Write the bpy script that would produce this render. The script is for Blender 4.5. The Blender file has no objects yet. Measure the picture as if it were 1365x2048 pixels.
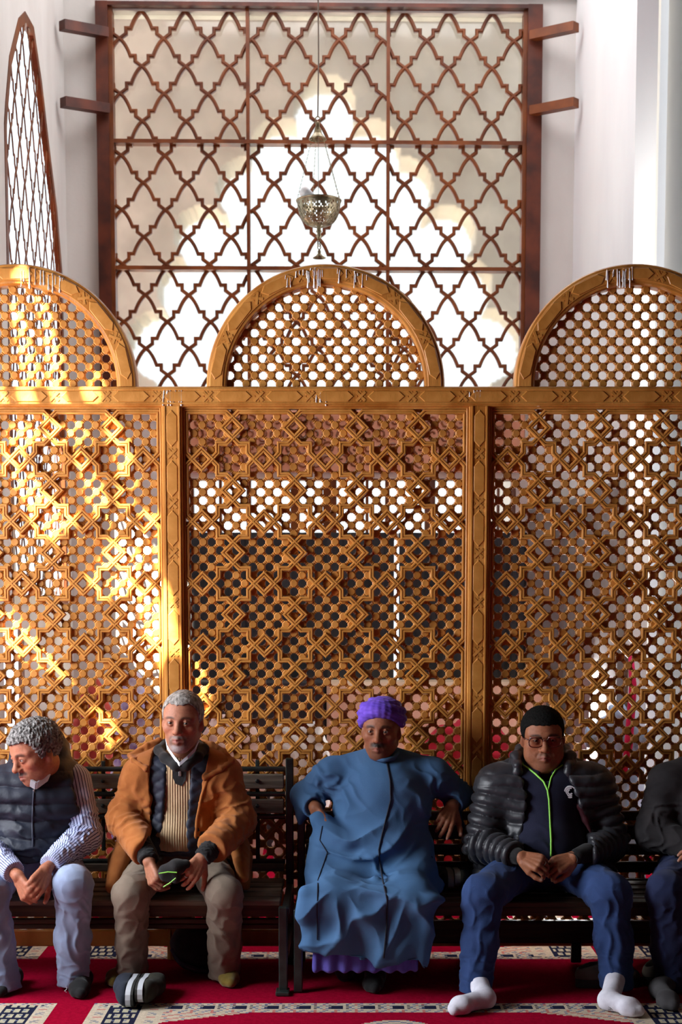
import bpy, bmesh, math, random
import numpy as np
from mathutils import Vector, Matrix, Euler
R = math.radians
random.seed(7)
# ------------------------------------------------------------------ camera
F, HC, DC, PITCH, HOR = 2844.0, 1.60, 6.26, R(5.0), 1200.0
KS = DC/6.73
YPP = HOR + F*math.tan(PITCH)
sc = bpy.context.scene
col = sc.collection
cam_d = bpy.data.cameras.new('camera'); cam = bpy.data.objects.new('camera', cam_d); col.objects.link(cam)
cam.location = (0, -DC, HC); cam.rotation_euler = (R(90)-PITCH, 0, 0)
cam_d.sensor_fit = 'AUTO'; cam_d.sensor_width = 36.0; cam_d.lens = 36.0*F/2048.0
cam_d.shift_x = 0.0; cam_d.shift_y = (YPP-1024.0)/2048.0
cam_d.clip_start = 0.05; cam_d.clip_end = 100
cam_d.dof.use_dof = True; cam_d.dof.focus_distance = 5.85; cam_d.dof.aperture_fstop = 4.0
sc.camera = cam
# ------------------------------------------------------------------ light
world = bpy.data.worlds.new('sky'); sc.world = world; world.use_nodes = True
wb = world.node_tree.nodes['Background']; wb.inputs[0].default_value = (0.86, 0.93, 1.0, 1); wb.inputs[1].default_value = 2.0
def sun_lamp(d, energy, color, angle):
    L = bpy.data.lights.new('sun', 'SUN'); L.energy = energy; L.color = color; L.angle = angle
    o = bpy.data.objects.new('sun', L); col.objects.link(o)
    o.rotation_euler = Vector(d).to_track_quat('-Z', 'Y').to_euler(); o.location = (-8, -6, 8)
    return o
def area_lamp(name, loc, d, sx, sy, energy, color):
    L = bpy.data.lights.new(name, 'AREA'); L.shape = 'RECTANGLE'; L.size = sx; L.size_y = sy; L.energy = energy; L.color = color
    o = bpy.data.objects.new(name, L); col.objects.link(o)
    o.location = loc; o.rotation_euler = Vector(d).to_track_quat('-Z', 'Z').to_euler()
    return o
SUN = Vector((0.56, 0.50, -0.66)).normalized()
sun_lamp(SUN, 78, (1.0, 0.90, 0.74), R(0.5))
area_lamp('daylight_through_side_opening', (-3.05, -1.4, 2.15), (1, 0.20, -0.16), 1.5, 2.0, 205, (0.90, 0.95, 1.0))
area_lamp('back_room_fill', (0.0, 1.9, 6.2), (0, 0, -1), 2.6, 2.2, 75, (0.97, 0.98, 1.0))  # added fill from above; the back room has no roof opening
area_lamp('daylight_through_right_arch', (2.1, 0.85, 3.4), (-0.6, 0.8, -0.10), 0.8, 3.0, 42, (1.0, 0.99, 0.97))
area_lamp('floor_fill', (1.45, 2.2, 0.75), (-0.28, -1, -0.28), 0.45, 0.9, 75, (1.0, 0.98, 0.95))  # added fill for the carpet under the screen; no door stands here
sc.view_settings.view_transform = 'Standard'; sc.view_settings.look = 'None'
sc.view_settings.exposure = 0.0; sc.view_settings.gamma = 1.0; sc.view_settings.use_curve_mapping = False
# ------------------------------------------------------------------ pixel -> world helpers (used to size things at their own depth)
def ray(px, py):
    dx = (px-682.5)/F; du = (YPP-py)/F
    return dx, du*math.sin(PITCH)+math.cos(PITCH), du*math.cos(PITCH)-math.sin(PITCH)
def P(px, py, Y):
    dx, dy, dz = ray(px, py); t = (Y+DC)/dy
    return Vector((dx*t, Y, HC+dz*t))
def PX(px, py, X):
    dx, dy, dz = ray(px, py); t = X/dx
    return Vector((X, dy*t-DC, HC+dz*t))
def G(px, py, z=0.0):
    dx, dy, dz = ray(px, py); t = (z-HC)/dz
    return Vector((dx*t, dy*t-DC, z))
# ------------------------------------------------------------------ object helpers
def tag(o, label=None, cat=None, group=None, kind=None):
    if label: o['label'] = label
    if cat: o['category'] = cat
    if group: o['group'] = group
    if kind: o['kind'] = kind
    return o
def empty(name, loc=(0, 0, 0), parent=None):
    o = bpy.data.objects.new(name, None); col.objects.link(o); o.location = loc; o.empty_display_size = 0.1
    if parent: o.parent = parent
    return o
def mesh_obj(name, V, Fc, mat, parent=None, smooth=False, kind=None, label=None):
    me = bpy.data.meshes.new(name); me.from_pydata([tuple(v) for v in V], [], Fc); me.update()
    if smooth:
        me.polygons.foreach_set('use_smooth', [True]*len(me.polygons))
    if mat: me.materials.append(mat)
    return link_mesh(name, me, parent, kind, label)
def link_mesh(name, me, parent=None, kind=None, label=None):
    o = bpy.data.objects.new(name, me); col.objects.link(o)
    if parent:
        o.parent = parent
        o.matrix_parent_inverse = parent_world(parent).inverted()
    if kind: o['kind'] = kind
    if label: o['label'] = label
    return o
def parent_world(p):
    if p.parent is None: return p.matrix_basis.copy()
    return parent_world(p.parent) @ p.matrix_parent_inverse @ p.matrix_basis
class MB:
    """collects shapes given in world coordinates, builds ONE mesh object"""
    def __init__(s): s.V = []; s.F = []
    def add(s, V, Fc):
        n = len(s.V); s.V += [tuple(v) for v in V]; s.F += [tuple(i+n for i in f) for f in Fc]; return s
    def box(s, c, size, rot=None, bev=0.0):
        hx, hy, hz = size[0]/2, size[1]/2, size[2]/2
        if bev > 0:
            b = min(bev, hx*.9, hy*.9, hz*.9)
            bm = bmesh.new(); bmesh.ops.create_cube(bm, size=1)
            for v in bm.verts: v.co = Vector((v.co.x*size[0], v.co.y*size[1], v.co.z*size[2]))
            bmesh.ops.bevel(bm, geom=bm.edges[:], offset=b, segments=1, affect='EDGES')
            bm.verts.index_update()
            V = [v.co.copy() for v in bm.verts]; Fc = [tuple(v.index for v in f.verts) for f in bm.faces]; bm.free()
        else:
            V = [Vector((x*hx, y*hy, z*hz)) for x in (-1, 1) for y in (-1, 1) for z in (-1, 1)]
            Fc = [(0, 1, 3, 2), (4, 6, 7, 5), (0, 4, 5, 1), (2, 3, 7, 6), (0, 2, 6, 4), (1, 5, 7, 3)]
        M = rot.to_matrix() if isinstance(rot, Euler) else rot
        c = Vector(c)
        return s.add([(M @ v if M else v)+c for v in V], Fc)
    def prism(s, poly, y0, y1, frame=None, bev=0.0):
        """poly: (x,z) outline extruded along y (front y0, back y1); bev shrinks the front face"""
        n = len(poly)
        if bev > 0:
            ins = inset(poly, bev)
            V = [(x, y0, z) for x, z in ins]+[(x, y0+bev, z) for x, z in poly]+[(x, y1, z) for x, z in poly]
            Fc = [tuple(range(n))]+[(i, (i+1) % n, n+(i+1) % n, n+i) for i in range(n)]+[(n+i, n+(i+1) % n, 2*n+(i+1) % n, 2*n+i) for i in range(n)]+[tuple(range(3*n-1, 2*n-1, -1))]
        else:
            V = [(x, y0, z) for x, z in poly]+[(x, y1, z) for x, z in poly]
            Fc = [tuple(range(n))]+[(i, (i+1) % n, n+(i+1) % n, n+i) for i in range(n)]+[tuple(range(2*n-1, n-1, -1))]
        if frame: V = [frame(Vector(v)) for v in V]
        return s.add(V, Fc)
    def tube(s, pts, r, seg=8, cap=True):
        pts = [Vector(p) for p in pts]; n = len(pts)
        rs = r if isinstance(r, (list, tuple)) else [r]*n
        V = []; up = Vector((0.13, 0.21, 0.97))
        prev = None
        for i in range(n):
            t = (pts[min(i+1, n-1)]-pts[max(i-1, 0)]).normalized()
            if prev is None:
                a = t.cross(up)
                if a.length < 1e-3: a = t.cross(Vector((1, 0, 0)))
            else:
                a = prev-t*prev.dot(t)
            a.normalize(); prev = a; b = t.cross(a)
            for k in range(seg):
                q = 2*math.pi*k/seg
                V.append(pts[i]+(a*math.cos(q)+b*math.sin(q))*rs[i])
        Fc = [(i*seg+k, i*seg+(k+1) % seg, (i+1)*seg+(k+1) % seg, (i+1)*seg+k) for i in range(n-1) for k in range(seg)]
        if cap: Fc += [tuple(range(seg-1, -1, -1)), tuple(range((n-1)*seg, n*seg))]
        return s.add(V, Fc)
    def lathe(s, prof, c, seg=20, axis=None):
        """prof: (r,z) list"""
        c = Vector(c); n = len(prof)
        V = [Vector((r*math.cos(2*math.pi*k/seg), r*math.sin(2*math.pi*k/seg), z)) for r, z in prof for k in range(seg)]
        if axis is not None: V = [axis @ v for v in V]
        Fc = [(i*seg+k, i*seg+(k+1) % seg, (i+1)*seg+(k+1) % seg, (i+1)*seg+k) for i in range(n-1) for k in range(seg)]
        return s.add([v+c for v in V], Fc)
    def ball(s, c, r, seg=10, rings=7, sc=(1, 1, 1)):
        V = []; c = Vector(c)
        for i in range(1, rings):
            a = math.pi*i/rings
            for k in range(seg):
                q = 2*math.pi*k/seg
                V.append(c+Vector((r*math.sin(a)*math.cos(q)*sc[0], r*math.sin(a)*math.sin(q)*sc[1], r*math.cos(a)*sc[2])))
        V += [c+Vector((0, 0, r*sc[2])), c-Vector((0, 0, r*sc[2]))]
        Fc = [(i*seg+k, (i+1)*seg+k, (i+1)*seg+(k+1) % seg, i*seg+(k+1) % seg) for i in range(rings-2) for k in range(seg)]
        T = len(V)-2; B = T+1
        Fc += [(T, k, (k+1) % seg) for k in range(seg)]+[(B, (rings-2)*seg+(k+1) % seg, (rings-2)*seg+k) for k in range(seg)]
        return s.add(V, Fc)
    def build(s, name, mat, parent=None, smooth=False, kind=None, label=None):
        o = mesh_obj(name, s.V, s.F, mat, parent, smooth, kind, label)
        return o
def recalc(o):
    bm = bmesh.new(); bm.from_mesh(o.data); bmesh.ops.recalc_face_normals(bm, faces=bm.faces[:]); bm.to_mesh(o.data); bm.free(); return o
def inset(poly, d):
    n = len(poly); A = sum(poly[i][0]*poly[(i+1) % n][1]-poly[(i+1) % n][0]*poly[i][1] for i in range(n))
    sg = 1 if A > 0 else -1
    out = []
    for i in range(n):
        p0, p1, p2 = (Vector(poly[(i+k) % n]) for k in (-1, 0, 1))
        e1 = (p1-p0).normalized(); e2 = (p2-p1).normalized()
        n1 = Vector((-e1.y, e1.x))*sg; n2 = Vector((-e2.y, e2.x))*sg
        m = n1+n2; L = m.length
        m = m/L if L > 1e-6 else n1
        out.append(tuple(p1+m*(d/max(0.35, m.dot(n1)))))
    return out
def sweep2(path, prof, closed, frame):
    """moulding: prof (across, height) swept along a 2-D path with mitred corners; frame(u,v,h)->world"""
    n = len(path); m = len(prof); V = []
    for i in range(n):
        p1 = Vector(path[i])
        if closed or 0 < i < n-1:
            p0 = Vector(path[i-1]); p2 = Vector(path[(i+1) % n])
            e1 = (p1-p0).normalized(); e2 = (p2-p1).normalized()
        elif i == 0: e1 = e2 = (Vector(path[1])-p1).normalized()
        else: e1 = e2 = (p1-Vector(path[i-1])).normalized()
        n1 = Vector((-e1.y, e1.x)); n2 = Vector((-e2.y, e2.x)); mm = n1+n2
        mm = mm.normalized() if mm.length > 1e-6 else n1
        k = 1/max(0.38, mm.dot(n1))
        for a, h in prof:
            q = p1+mm*(a*k); V.append(frame(q.x, q.y, h))
    Fc = []
    for i in range(n if closed else n-1):
        j = (i+1) % n
        for k in range(m-1):
            Fc.append((i*m+k, i*m+k+1, j*m+k+1, j*m+k))
    if not closed:
        Fc.append(tuple(range(m-1, -1, -1))); Fc.append(tuple((n-1)*m+k for k in range(m)))
    return V, Fc
# ------------------------------------------------------------------ materials
MATS = {}
def nt(name):
    m = bpy.data.materials.new(name); m.use_nodes = True
    return m, m.node_tree.nodes, m.node_tree.links, m.node_tree.nodes['Principled BSDF']
def noise_mat(name, c1, c2, scale=(8, 8, 8), rough=0.6, bump=0.0, detail=4, bscale=None, metal=0.0, spec=0.4, lo=0.35, hi=0.65, coords='Object', sheen=0.0):
    m, N, L, b = nt(name)
    tc = N.new('ShaderNodeTexCoord'); mp = N.new('ShaderNodeMapping'); mp.inputs['Scale'].default_value = scale
    no = N.new('ShaderNodeTexNoise'); no.inputs['Scale'].default_value = 1; no.inputs['Detail'].default_value = detail
    cr = N.new('ShaderNodeValToRGB'); cr.color_ramp.elements[0].position = lo; cr.color_ramp.elements[1].position = hi
    cr.color_ramp.elements[0].color = (*c1, 1); cr.color_ramp.elements[1].color = (*c2, 1)
    L.new(tc.outputs[coords], mp.inputs[0]); L.new(mp.outputs[0], no.inputs[0]); L.new(no.outputs['Fac'], cr.inputs[0]); L.new(cr.outputs[0], b.inputs['Base Color'])
    b.inputs['Roughness'].default_value = rough; b.inputs['Metallic'].default_value = metal; b.inputs['Specular IOR Level'].default_value = spec
    if sheen: b.inputs['Sheen Weight'].default_value = sheen
    if bump:
        bp = N.new('ShaderNodeBump'); bp.inputs['Strength'].default_value = bump; bp.inputs['Distance'].default_value = 0.004
        if bscale:
            mp2 = N.new('ShaderNodeMapping'); mp2.inputs['Scale'].default_value = bscale
            n2 = N.new('ShaderNodeTexNoise'); n2.inputs['Scale'].default_value = 1; n2.inputs['Detail'].default_value = 3
            L.new(tc.outputs[coords], mp2.inputs[0]); L.new(mp2.outputs[0], n2.inputs[0]); L.new(n2.outputs['Fac'], bp.inputs['Height'])
        else: L.new(no.outputs['Fac'], bp.inputs['Height'])
        L.new(bp.outputs[0], b.inputs['Normal'])
    MATS[name] = m; return m
def plain_mat(name, c, rough=0.5, metal=0.0, spec=0.5):
    m, N, L, b = nt(name); b.inputs['Base Color'].default_value = (*c, 1); b.inputs['Roughness'].default_value = rough
    b.inputs['Metallic'].default_value = metal; b.inputs['Specular IOR Level'].default_value = spec
    MATS[name] = m; return m
def attr_mat(name, rough=0.6, bump=0.0, bscale=(300, 300, 300), spec=0.35, sss=0.0, sheen=0.0, mott=0.0, mscale=60):
    """base colour from the mesh's own 'Col' attribute, with a little grain"""
    m, N, L, b = nt(name)
    at = N.new('ShaderNodeAttribute'); at.attribute_name = 'Col'
    src = at.outputs['Color']
    tc = N.new('ShaderNodeTexCoord')
    if mott:
        no = N.new('ShaderNodeTexNoise'); no.inputs['Scale'].default_value = mscale; no.inputs['Detail'].default_value = 4
        L.new(tc.outputs['Object'], no.inputs[0])
        mx = N.new('ShaderNodeMix'); mx.data_type = 'RGBA'; mx.blend_type = 'MULTIPLY'; mx.inputs[0].default_value = mott
        cr = N.new('ShaderNodeValToRGB'); cr.color_ramp.elements[0].position = .3; cr.color_ramp.elements[1].position = .7
        cr.color_ramp.elements[0].color = (.45, .45, .45, 1); cr.color_ramp.elements[1].color = (1.3, 1.3, 1.3, 1)
        L.new(no.outputs['Fac'], cr.inputs[0]); L.new(src, mx.inputs[6]); L.new(cr.outputs[0], mx.inputs[7]); src = mx.outputs[2]
    L.new(src, b.inputs['Base Color'])
    b.inputs['Roughness'].default_value = rough; b.inputs['Specular IOR Level'].default_value = spec
    if sss:
        b.inputs['Subsurface Weight'].default_value = sss; b.inputs['Subsurface Radius'].default_value = (0.012, 0.004, 0.002); b.inputs['Subsurface Scale'].default_value = 0.5
    if sheen: b.inputs['Sheen Weight'].default_value = sheen
    if bump:
        mp2 = N.new('ShaderNodeMapping'); mp2.inputs['Scale'].default_value = bscale
        n2 = N.new('ShaderNodeTexNoise'); n2.inputs['Scale'].default_value = 1; n2.inputs['Detail'].default_value = 3
        bp = N.new('ShaderNodeBump'); bp.inputs['Strength'].default_value = bump; bp.inputs['Distance'].default_value = 0.003
        L.new(tc.outputs['Object'], mp2.inputs[0]); L.new(mp2.outputs[0], n2.inputs[0]); L.new(n2.outputs['Fac'], bp.inputs['Height']); L.new(bp.outputs[0], b.inputs['Normal'])
    MATS[name] = m; return m
noise_mat('cedar', (0.36, 0.125, 0.016), (0.56, 0.245, 0.052), (9, 9, 3.0), 0.42, 0.25, 6, (160, 160, 14))
noise_mat('cedar_carved', (0.40, 0.155, 0.022), (0.56, 0.245, 0.054), (14, 14, 9), 0.45, 0.2, 5, (90, 90, 60))
noise_mat('window_wood', (0.11, 0.026, 0.006), (0.22, 0.058, 0.012), (6, 6, 6), 0.4, 0.2, 5, (60, 60, 12))
noise_mat('dark_window_wood', (0.045, 0.010, 0.006), (0.14, 0.030, 0.012), (6, 6, 6), 0.45, 0.2, 5, (60, 60, 12))
noise_mat('plaster', (0.62, 0.58, 0.55), (0.72, 0.69, 0.66), (2.5, 2.5, 1.2), 0.85, 0.25, 6, (40, 40, 40))
noise_mat('white_plaster', (0.74, 0.74, 0.75), (0.80, 0.80, 0.80), (2, 2, 1), 0.85, 0.2, 5, (40, 40, 40))
noise_mat('court_plaster', (0.55, 0.50, 0.44), (0.66, 0.61, 0.54), (2, 2, 2), 0.9, 0.2, 5, (30, 30, 30))
noise_mat('dark_cloth', (0.020, 0.020, 0.022), (0.035, 0.035, 0.04), (5, 5, 5), 0.9)
noise_mat('grey_dado', (0.20, 0.185, 0.18), (0.28, 0.26, 0.25), (4, 4, 4), 0.8, 0.1)
noise_mat('beige_panel', (0.62, 0.44, 0.30), (0.75, 0.58, 0.42), (4, 4, 4), 0.8)
noise_mat('weathered_slat', (0.10, 0.077, 0.056), (0.26, 0.205, 0.15), (3.5, 20, 60), 0.75, 0.5, 6, (8, 60, 160), lo=.3, hi=.7)
noise_mat('dark_slat', (0.030, 0.014, 0.007), (0.075, 0.036, 0.016), (3, 20, 50), 0.5, 0.3, 6, (8, 60, 120))
noise_mat('green_iron', (0.006, 0.011, 0.010), (0.020, 0.028, 0.026), (20, 20, 20), 0.38, 0.2, 4, (120, 120, 120), spec=0.6)
noise_mat('brass', (0.16, 0.12, 0.06), (0.42, 0.36, 0.24), (35, 35, 35), 0.36, 0.4, 5, (160, 160, 160), metal=0.85)
plain_mat('bulb_glass', (0.9, 0.9, 0.9), 0.25); plain_mat('bulb_base', (0.75, 0.77, 0.8), 0.35, 0.2)
plain_mat('droppings', (0.80, 0.80, 0.78), 0.8)
plain_mat('cord', (0.25, 0.2, 0.16), 0.6)
# ------------------------------------------------------------------ setting: floor with its woven prayer carpet
def rug_colours():
    cs = 0.0115; x0, y0 = -2.2, -1.60; nx, ny = 382, 226
    X, Y = np.meshgrid(x0+cs*(np.arange(nx)+.5), y0+cs*(np.arange(ny)+.5), indexing='ij')
    red = np.array((0.34, 0.004, 0.026)); cream = np.array((0.60, 0.50, 0.38)); navy = np.array((0.020, 0.022, 0.050)); blue = np.array((0.16, 0.19, 0.30)); pink = np.array((0.55, 0.20, 0.17))
    C = np.broadcast_to(red, (nx, ny, 3)).copy()
    Ix = np.floor(X/cs).astype(int)
    rng = np.random.RandomState(3)
    lane = 2.52                                                  # one prayer place
    off = np.where(Y < (YB0+YB1)/2, G(150, 2012).x, G(1223, 1905).x)
    u = np.mod(X-off+lane/2, lane)-lane/2                      # 0 = middle of the red gap between places
    cell = np.floor((u+lane/2)/cs).astype(int)
    def border(d, sel):
        """d: rows from the outer edge of the cross border; a small geometric motif"""
        k = np.floor(d/cs).astype(int)
        m = np.mod(cell, 11)
        C[sel] = cream
        edge = sel & ((k <= 1) | (k >= 8))
        C[edge & (np.mod(cell+k, 4) == 0)] = blue; C[edge & (np.mod(cell, 7) == 3) & (k != 0)] = pink
        mid = sel & (k >= 2) & (k <= 7)
        C[mid & (m < 4) & (k >= 3) & (k <= 6)] = navy
        C[mid & (m >= 5) & (m < 11) & (np.abs(k-4.5)+np.abs(m-8) < 3.4)] = blue
        C[mid & (m >= 5) & (m < 11) & (np.abs(k-4.5)+np.abs(m-8) < 1.6)] = cream
        C[mid & ((m == 5) | (m == 10)) & (np.mod(k, 2) == 0)] = navy
        C[mid & (m == 8) & ((k == 2) | (k == 7))] = pink
    def side(sel, a):
        """columns flanking the gap; a: distance from the gap"""
        k = np.floor(a/cs).astype(int); r = np.floor((Y-y0)/cs).astype(int)
        C[sel] = cream
        flk = sel & ((k < 6) | (k > 16))
        C[flk & (np.mod(r, 9) < 3) & (np.mod(k+r, 3) != 0) & (np.mod(k, 6) > 1) & (np.mod(k, 6) < 5)] = np.array((0.30, 0.29, 0.30))
        C[flk & (np.mod(r, 9) == 6) & (np.mod(k, 6) > 1) & (np.mod(k, 6) < 5)] = pink
        mid = sel & (k >= 6) & (k <= 16)
        C[mid] = navy
        C[mid & (np.mod(r, 6) < 4) & (np.mod(k+(r//6), 3) != 0) & (k > 6) & (k < 16)] = np.array((0.52, 0.47, 0.33))
        C[mid & (np.mod(r, 6) == 2) & (np.mod(k, 4) == 1)] = blue
    for (ya, sgn) in ((YB0, -1), (YB1, 1)):                      # near row of places (towards the camera) and far row
        d = (Y-ya)*sgn
        inrow = d >= 0
        gap = np.abs(u) < 0.075
        a = np.abs(u)-0.075
        cols = inrow & ~gap & (a < 0.285)
        side(cols, a)
        bord = inrow & ~gap & (d < 0.125)
        border(d, bord & (a >= 0.0))
        sel = cols & (d >= 0.04)
        side(sel, a)
        # stepped spandrel of the prayer arch
        w = lane/2-0.075-0.285
        v = a-0.285
        sp = inrow & ~gap & (v >= 0) & (d >= 0.125) & (d-0.125 < 0.14*(1-v/0.36)) & (v < 0.36)
        C[sp] = cream
        kk = np.floor((d+v*0.5)/cs).astype(int)
        C[sp & (np.mod(kk, 4) == 0)] = pink; C[sp & (np.mod(cell+kk, 5) == 0) & (np.mod(kk, 4) == 2)] = blue
        # medallion in the field
        q = ((u-np.sign(u)*lane/2))
        med = inrow & (((q)/0.25)**2+((d-0.62)/0.39)**2 < 1)
        C[med] = cream; C[med & (np.mod(kk, 3) == 0)] = blue
    C *= (1+0.22*(rng.rand(nx, ny, 1)-.5))
    return x0, y0, cs, nx, ny, C
YB0 = G(500, 2006).y; YB1 = G(900, 1917.5).y
def build_floor():
    m = attr_mat('carpet_pile', 0.95, 0.9, (420, 420, 420), 0.0, mott=0.35, mscale=220)
    m2 = noise_mat('red_carpet', (0.30, 0.004, 0.022), (0.37, 0.005, 0.028), (40, 40, 40), 0.95, spec=0)
    b = MB(); b.box((0, -2.75, -0.055), (11, 12.5, 0.10)); fl = b.build('floor', m2); tag(fl, kind='structure')
    b = MB(); b.box((0, 7.5, -0.055), (11, 8, 0.10)); tag(b.build('ground_court', noise_mat('court_stone', (.40, .38, .33), (.5, .47, .42), (3, 3, 3), .9)), kind='structure')
    x0, y0, cs, nx, ny, C = rug_colours()
    xs = x0+cs*np.arange(nx+1); ys = y0+cs*np.arange(ny+1)
    Vx, Vy = np.meshgrid(xs, ys, indexing='ij')
    rng = np.random.RandomState(5)
    V = np.stack([Vx, Vy, 0.0*Vx], -1).reshape(-1, 3)
    i, j = np.meshgrid(np.arange(nx), np.arange(ny), indexing='ij')
    a = (i*(ny+1)+j).ravel()
    Q = np.stack([a, a+ny+1, a+ny+2, a+1], -1)
    me = np_mesh('carpet', V, Q, m)
    at = me.attributes.new('Col', 'FLOAT_COLOR', 'FACE')
    at.data.foreach_set('color', np.concatenate([C.reshape(-1, 3), np.ones((nx*ny, 1))], 1).ravel().astype(np.float32))
    # woven slab: give the sheet its pile thickness
    o = link_mesh('prayer_carpet', me)
    tag(o, 'red fitted prayer carpet with cream and navy geometric borders', 'carpet')
    b = MB(); b.box((x0+cs*nx/2, y0+cs*ny/2, -0.003), (cs*nx, cs*ny, 0.005)); b.build('carpet_backing', MATS['red_carpet'], o)
    return o
def np_mesh(name, V, Q, mat=None, smooth=False):
    me = bpy.data.meshes.new(name)
    V = np.ascontiguousarray(V, np.float32); Q = np.ascontiguousarray(Q, np.int32); k = Q.shape[1]
    me.vertices.add(len(V)); me.vertices.foreach_set('co', V.ravel())
    me.loops.add(Q.size); me.loops.foreach_set('vertex_index', Q.ravel())
    me.polygons.add(len(Q)); me.polygons.foreach_set('loop_start', np.arange(0, Q.size, k, dtype=np.int32))
    if smooth: me.polygons.foreach_set('use_smooth', np.ones(len(Q), bool))
    me.update(calc_edges=True); me.validate()
    if mat: me.materials.append(mat)
    return me
build_floor()
# ------------------------------------------------------------------ setting: front hall (out of frame: it shades and lights the bench)
def front_hall():
    pl = MATS['plaster']
    b = MB(); b.box((0.27, -4.45, 5.85), (6.86, 8.94, 0.2)); tag(b.build('ceiling', noise_mat('dark_ceiling', (0.10, 0.06, 0.03), (0.16, 0.09, 0.05), (4, 4, 4), 0.8)), kind='structure')
    b = MB(); b.box((-4.8, -3.6, 3.32), (3.3, 9.5, 0.16)); tag(b.build('sun_blocker_door', MATS['dark_ceiling']), kind='structure')  # unseen slab added to keep sun out of the doorway
    hw = noise_mat('hall_plaster', (0.07, 0.06, 0.05), (0.10, 0.085, 0.07), (2, 2, 2), 0.9)
    b = MB(); b.box((3.6, -4.3, 2.9), (0.2, 8.8, 5.8)); tag(b.build('wall_right_hall', hw), kind='structure')
    b = MB(); b.box((0.2, -8.9, 2.9), (7.0, 0.2, 5.8)); tag(b.build('wall_front', hw), kind='structure')
    for xa, xb, nm in ((-3.15, -2.13, 'wall_left_end'), (2.03, 3.55, 'wall_right_end')):  # unseen walls added to shut out stray daylight beside the screen
        b = MB(); b.box(((xa+xb)/2, .06, 2.95), (xb-xa, .14, 5.9)); tag(b.build(nm, hw), kind='structure')
    # left wall, unseen: holes cut to shape the sun patches on the screen
    holes = []
    def back(px, py):                       # where the sun ray that ends at this spot of the screen passes the wall
        p = P(px, py, -0.02); t = (p.x+3.15)/SUN.x
        return (p.y-SUN.y*t, p.z-SUN.z*t)
    for poly in SUN_SHAPES:
        mx, my = sum(q[0] for q in poly)/len(poly), sum(q[1] for q in poly)/len(poly)
        holes.append([back(mx+(x-mx)*1.16, my+(y-my)*1.10) for x, y in poly])
    cs = 0.012; ya, yb, za, zb = -8.8, 1.2, -0.05, 5.9
    ny, nz = int((yb-ya)/cs), int((zb-za)/cs)
    Yc, Zc = np.meshgrid(ya+cs*(np.arange(ny)+.5), za+cs*(np.arange(nz)+.5), indexing='ij')
    solid = np.ones((ny, nz), bool)
    def inside(poly):
        r = np.zeros((ny, nz), bool); n = len(poly)
        ys = [q[0] for q in poly]; zs = [q[1] for q in poly]
        i0, i1 = max(0, int((min(ys)-ya)/cs)-1), min(ny, int((max(ys)-ya)/cs)+2)
        j0, j1 = max(0, int((min(zs)-za)/cs)-1), min(nz, int((max(zs)-za)/cs)+2)
        yy, zz = Yc[i0:i1, j0:j1], Zc[i0:i1, j0:j1]; c = np.zeros(yy.shape, bool)
        for k in range(n):
            (y1, z1), (y2, z2) = poly[k], poly[k-1]
            if z1 == z2: continue
            c ^= ((z1 > zz) != (z2 > zz)) & (yy < (y2-y1)*(zz-z1)/(z2-z1)+y1)
        r[i0:i1, j0:j1] = c; return r
    for h in holes: solid &= ~inside(h)
    solid[(Yc > -2.35) & (Yc < -0.45) & (Zc < 3.2)] = False      # the tall doorway to the court that lights the men
    # merge solid cells into strips
    V = []; Q = []
    def strips(mask):
        runs = []
        for i in range(ny):
            m = mask[i]; d = np.diff(np.concatenate([[0], m.astype(np.int8), [0]])); a = np.where(d == 1)[0]; e = np.where(d == -1)[0]
            runs.append(tuple(zip(a, e)))
        i = 0
        while i < ny:
            k = i+1
            while k < ny and runs[k] == runs[i]: k += 1
            for a, e in runs[i]: yield ya+i*cs, ya+k*cs, za+a*cs, za+e*cs
            i = k
    b = MB()
    for y1, y2, z1, z2 in strips(solid): b.box((-3.15, (y1+y2)/2, (z1+z2)/2), (0.03, y2-y1, z2-z1))
    tag(b.build('wall_left_hall', hw), kind='structure')
SUN_SHAPES = [
    [(30, 585), (42, 545), (54, 528), (66, 548), (76, 585)],
    [(4, 590), (26, 590), (40, 640), (60, 700), (66, 775), (34, 775), (20, 700)],
    [(62, 590), (84, 590), (92, 640), (112, 700), (122, 775), (84, 775), (72, 690)],
    [(0, 775), (18, 775), (36, 832), (18, 832), (0, 800)],
    [(40, 775), (76, 772), (92, 832), (54, 832)],
    [(104, 778), (136, 774), (158, 834), (120, 832)],
    [(164, 735), (180, 700), (192, 740), (206, 776), (214, 800), (206, 822), (184, 824), (168, 780)],
    [(0, 840), (60, 838), (70, 870), (40, 920), (10, 960), (0, 930)],
    [(84, 836), (150, 838), (170, 860), (140, 880), (108, 890), (92, 868)],
    [(205, 838), (238, 840), (262, 905), (258, 960), (226, 950), (214, 900)],
    [(20, 960), (60, 925), (86, 985), (150, 1015), (140, 1050), (96, 1065), (70, 1075), (48, 1010)],
    [(150, 890), (182, 930), (210, 990), (200, 1040), (172, 1020), (150, 960)],
    [(225, 960), (260, 985), (262, 1010), (230, 1020)],
    [(70, 985), (90, 980), (118, 1080), (100, 1090)],
    [(270, 1010), (318, 1020), (320, 1140), (300, 1130), (284, 1060)],
    [(205, 1080), (262, 1080), (268, 1180), (240, 1180), (196, 1200), (170, 1140)],
    [(0, 1196), (30, 1220), (126, 1346), (114, 1356), (60, 1318), (0, 1290)],
    [(0, 1350), (26, 1370), (60, 1420), (0, 1420)],
    [(268, 1190), (300, 1160), (322, 1220), (322, 1385), (296, 1300), (276, 1260)],
    [(326, 1190), (342, 1160), (356, 1200), (372, 1290), (372, 1310), (328, 1322)],
    [(376, 1320), (392, 1310), (412, 1400), (420, 1440), (384, 1400)],
    [(180, 1420), (204, 1412), (236, 1462), (210, 1488), (188, 1462)],
]
front_hall()
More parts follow.
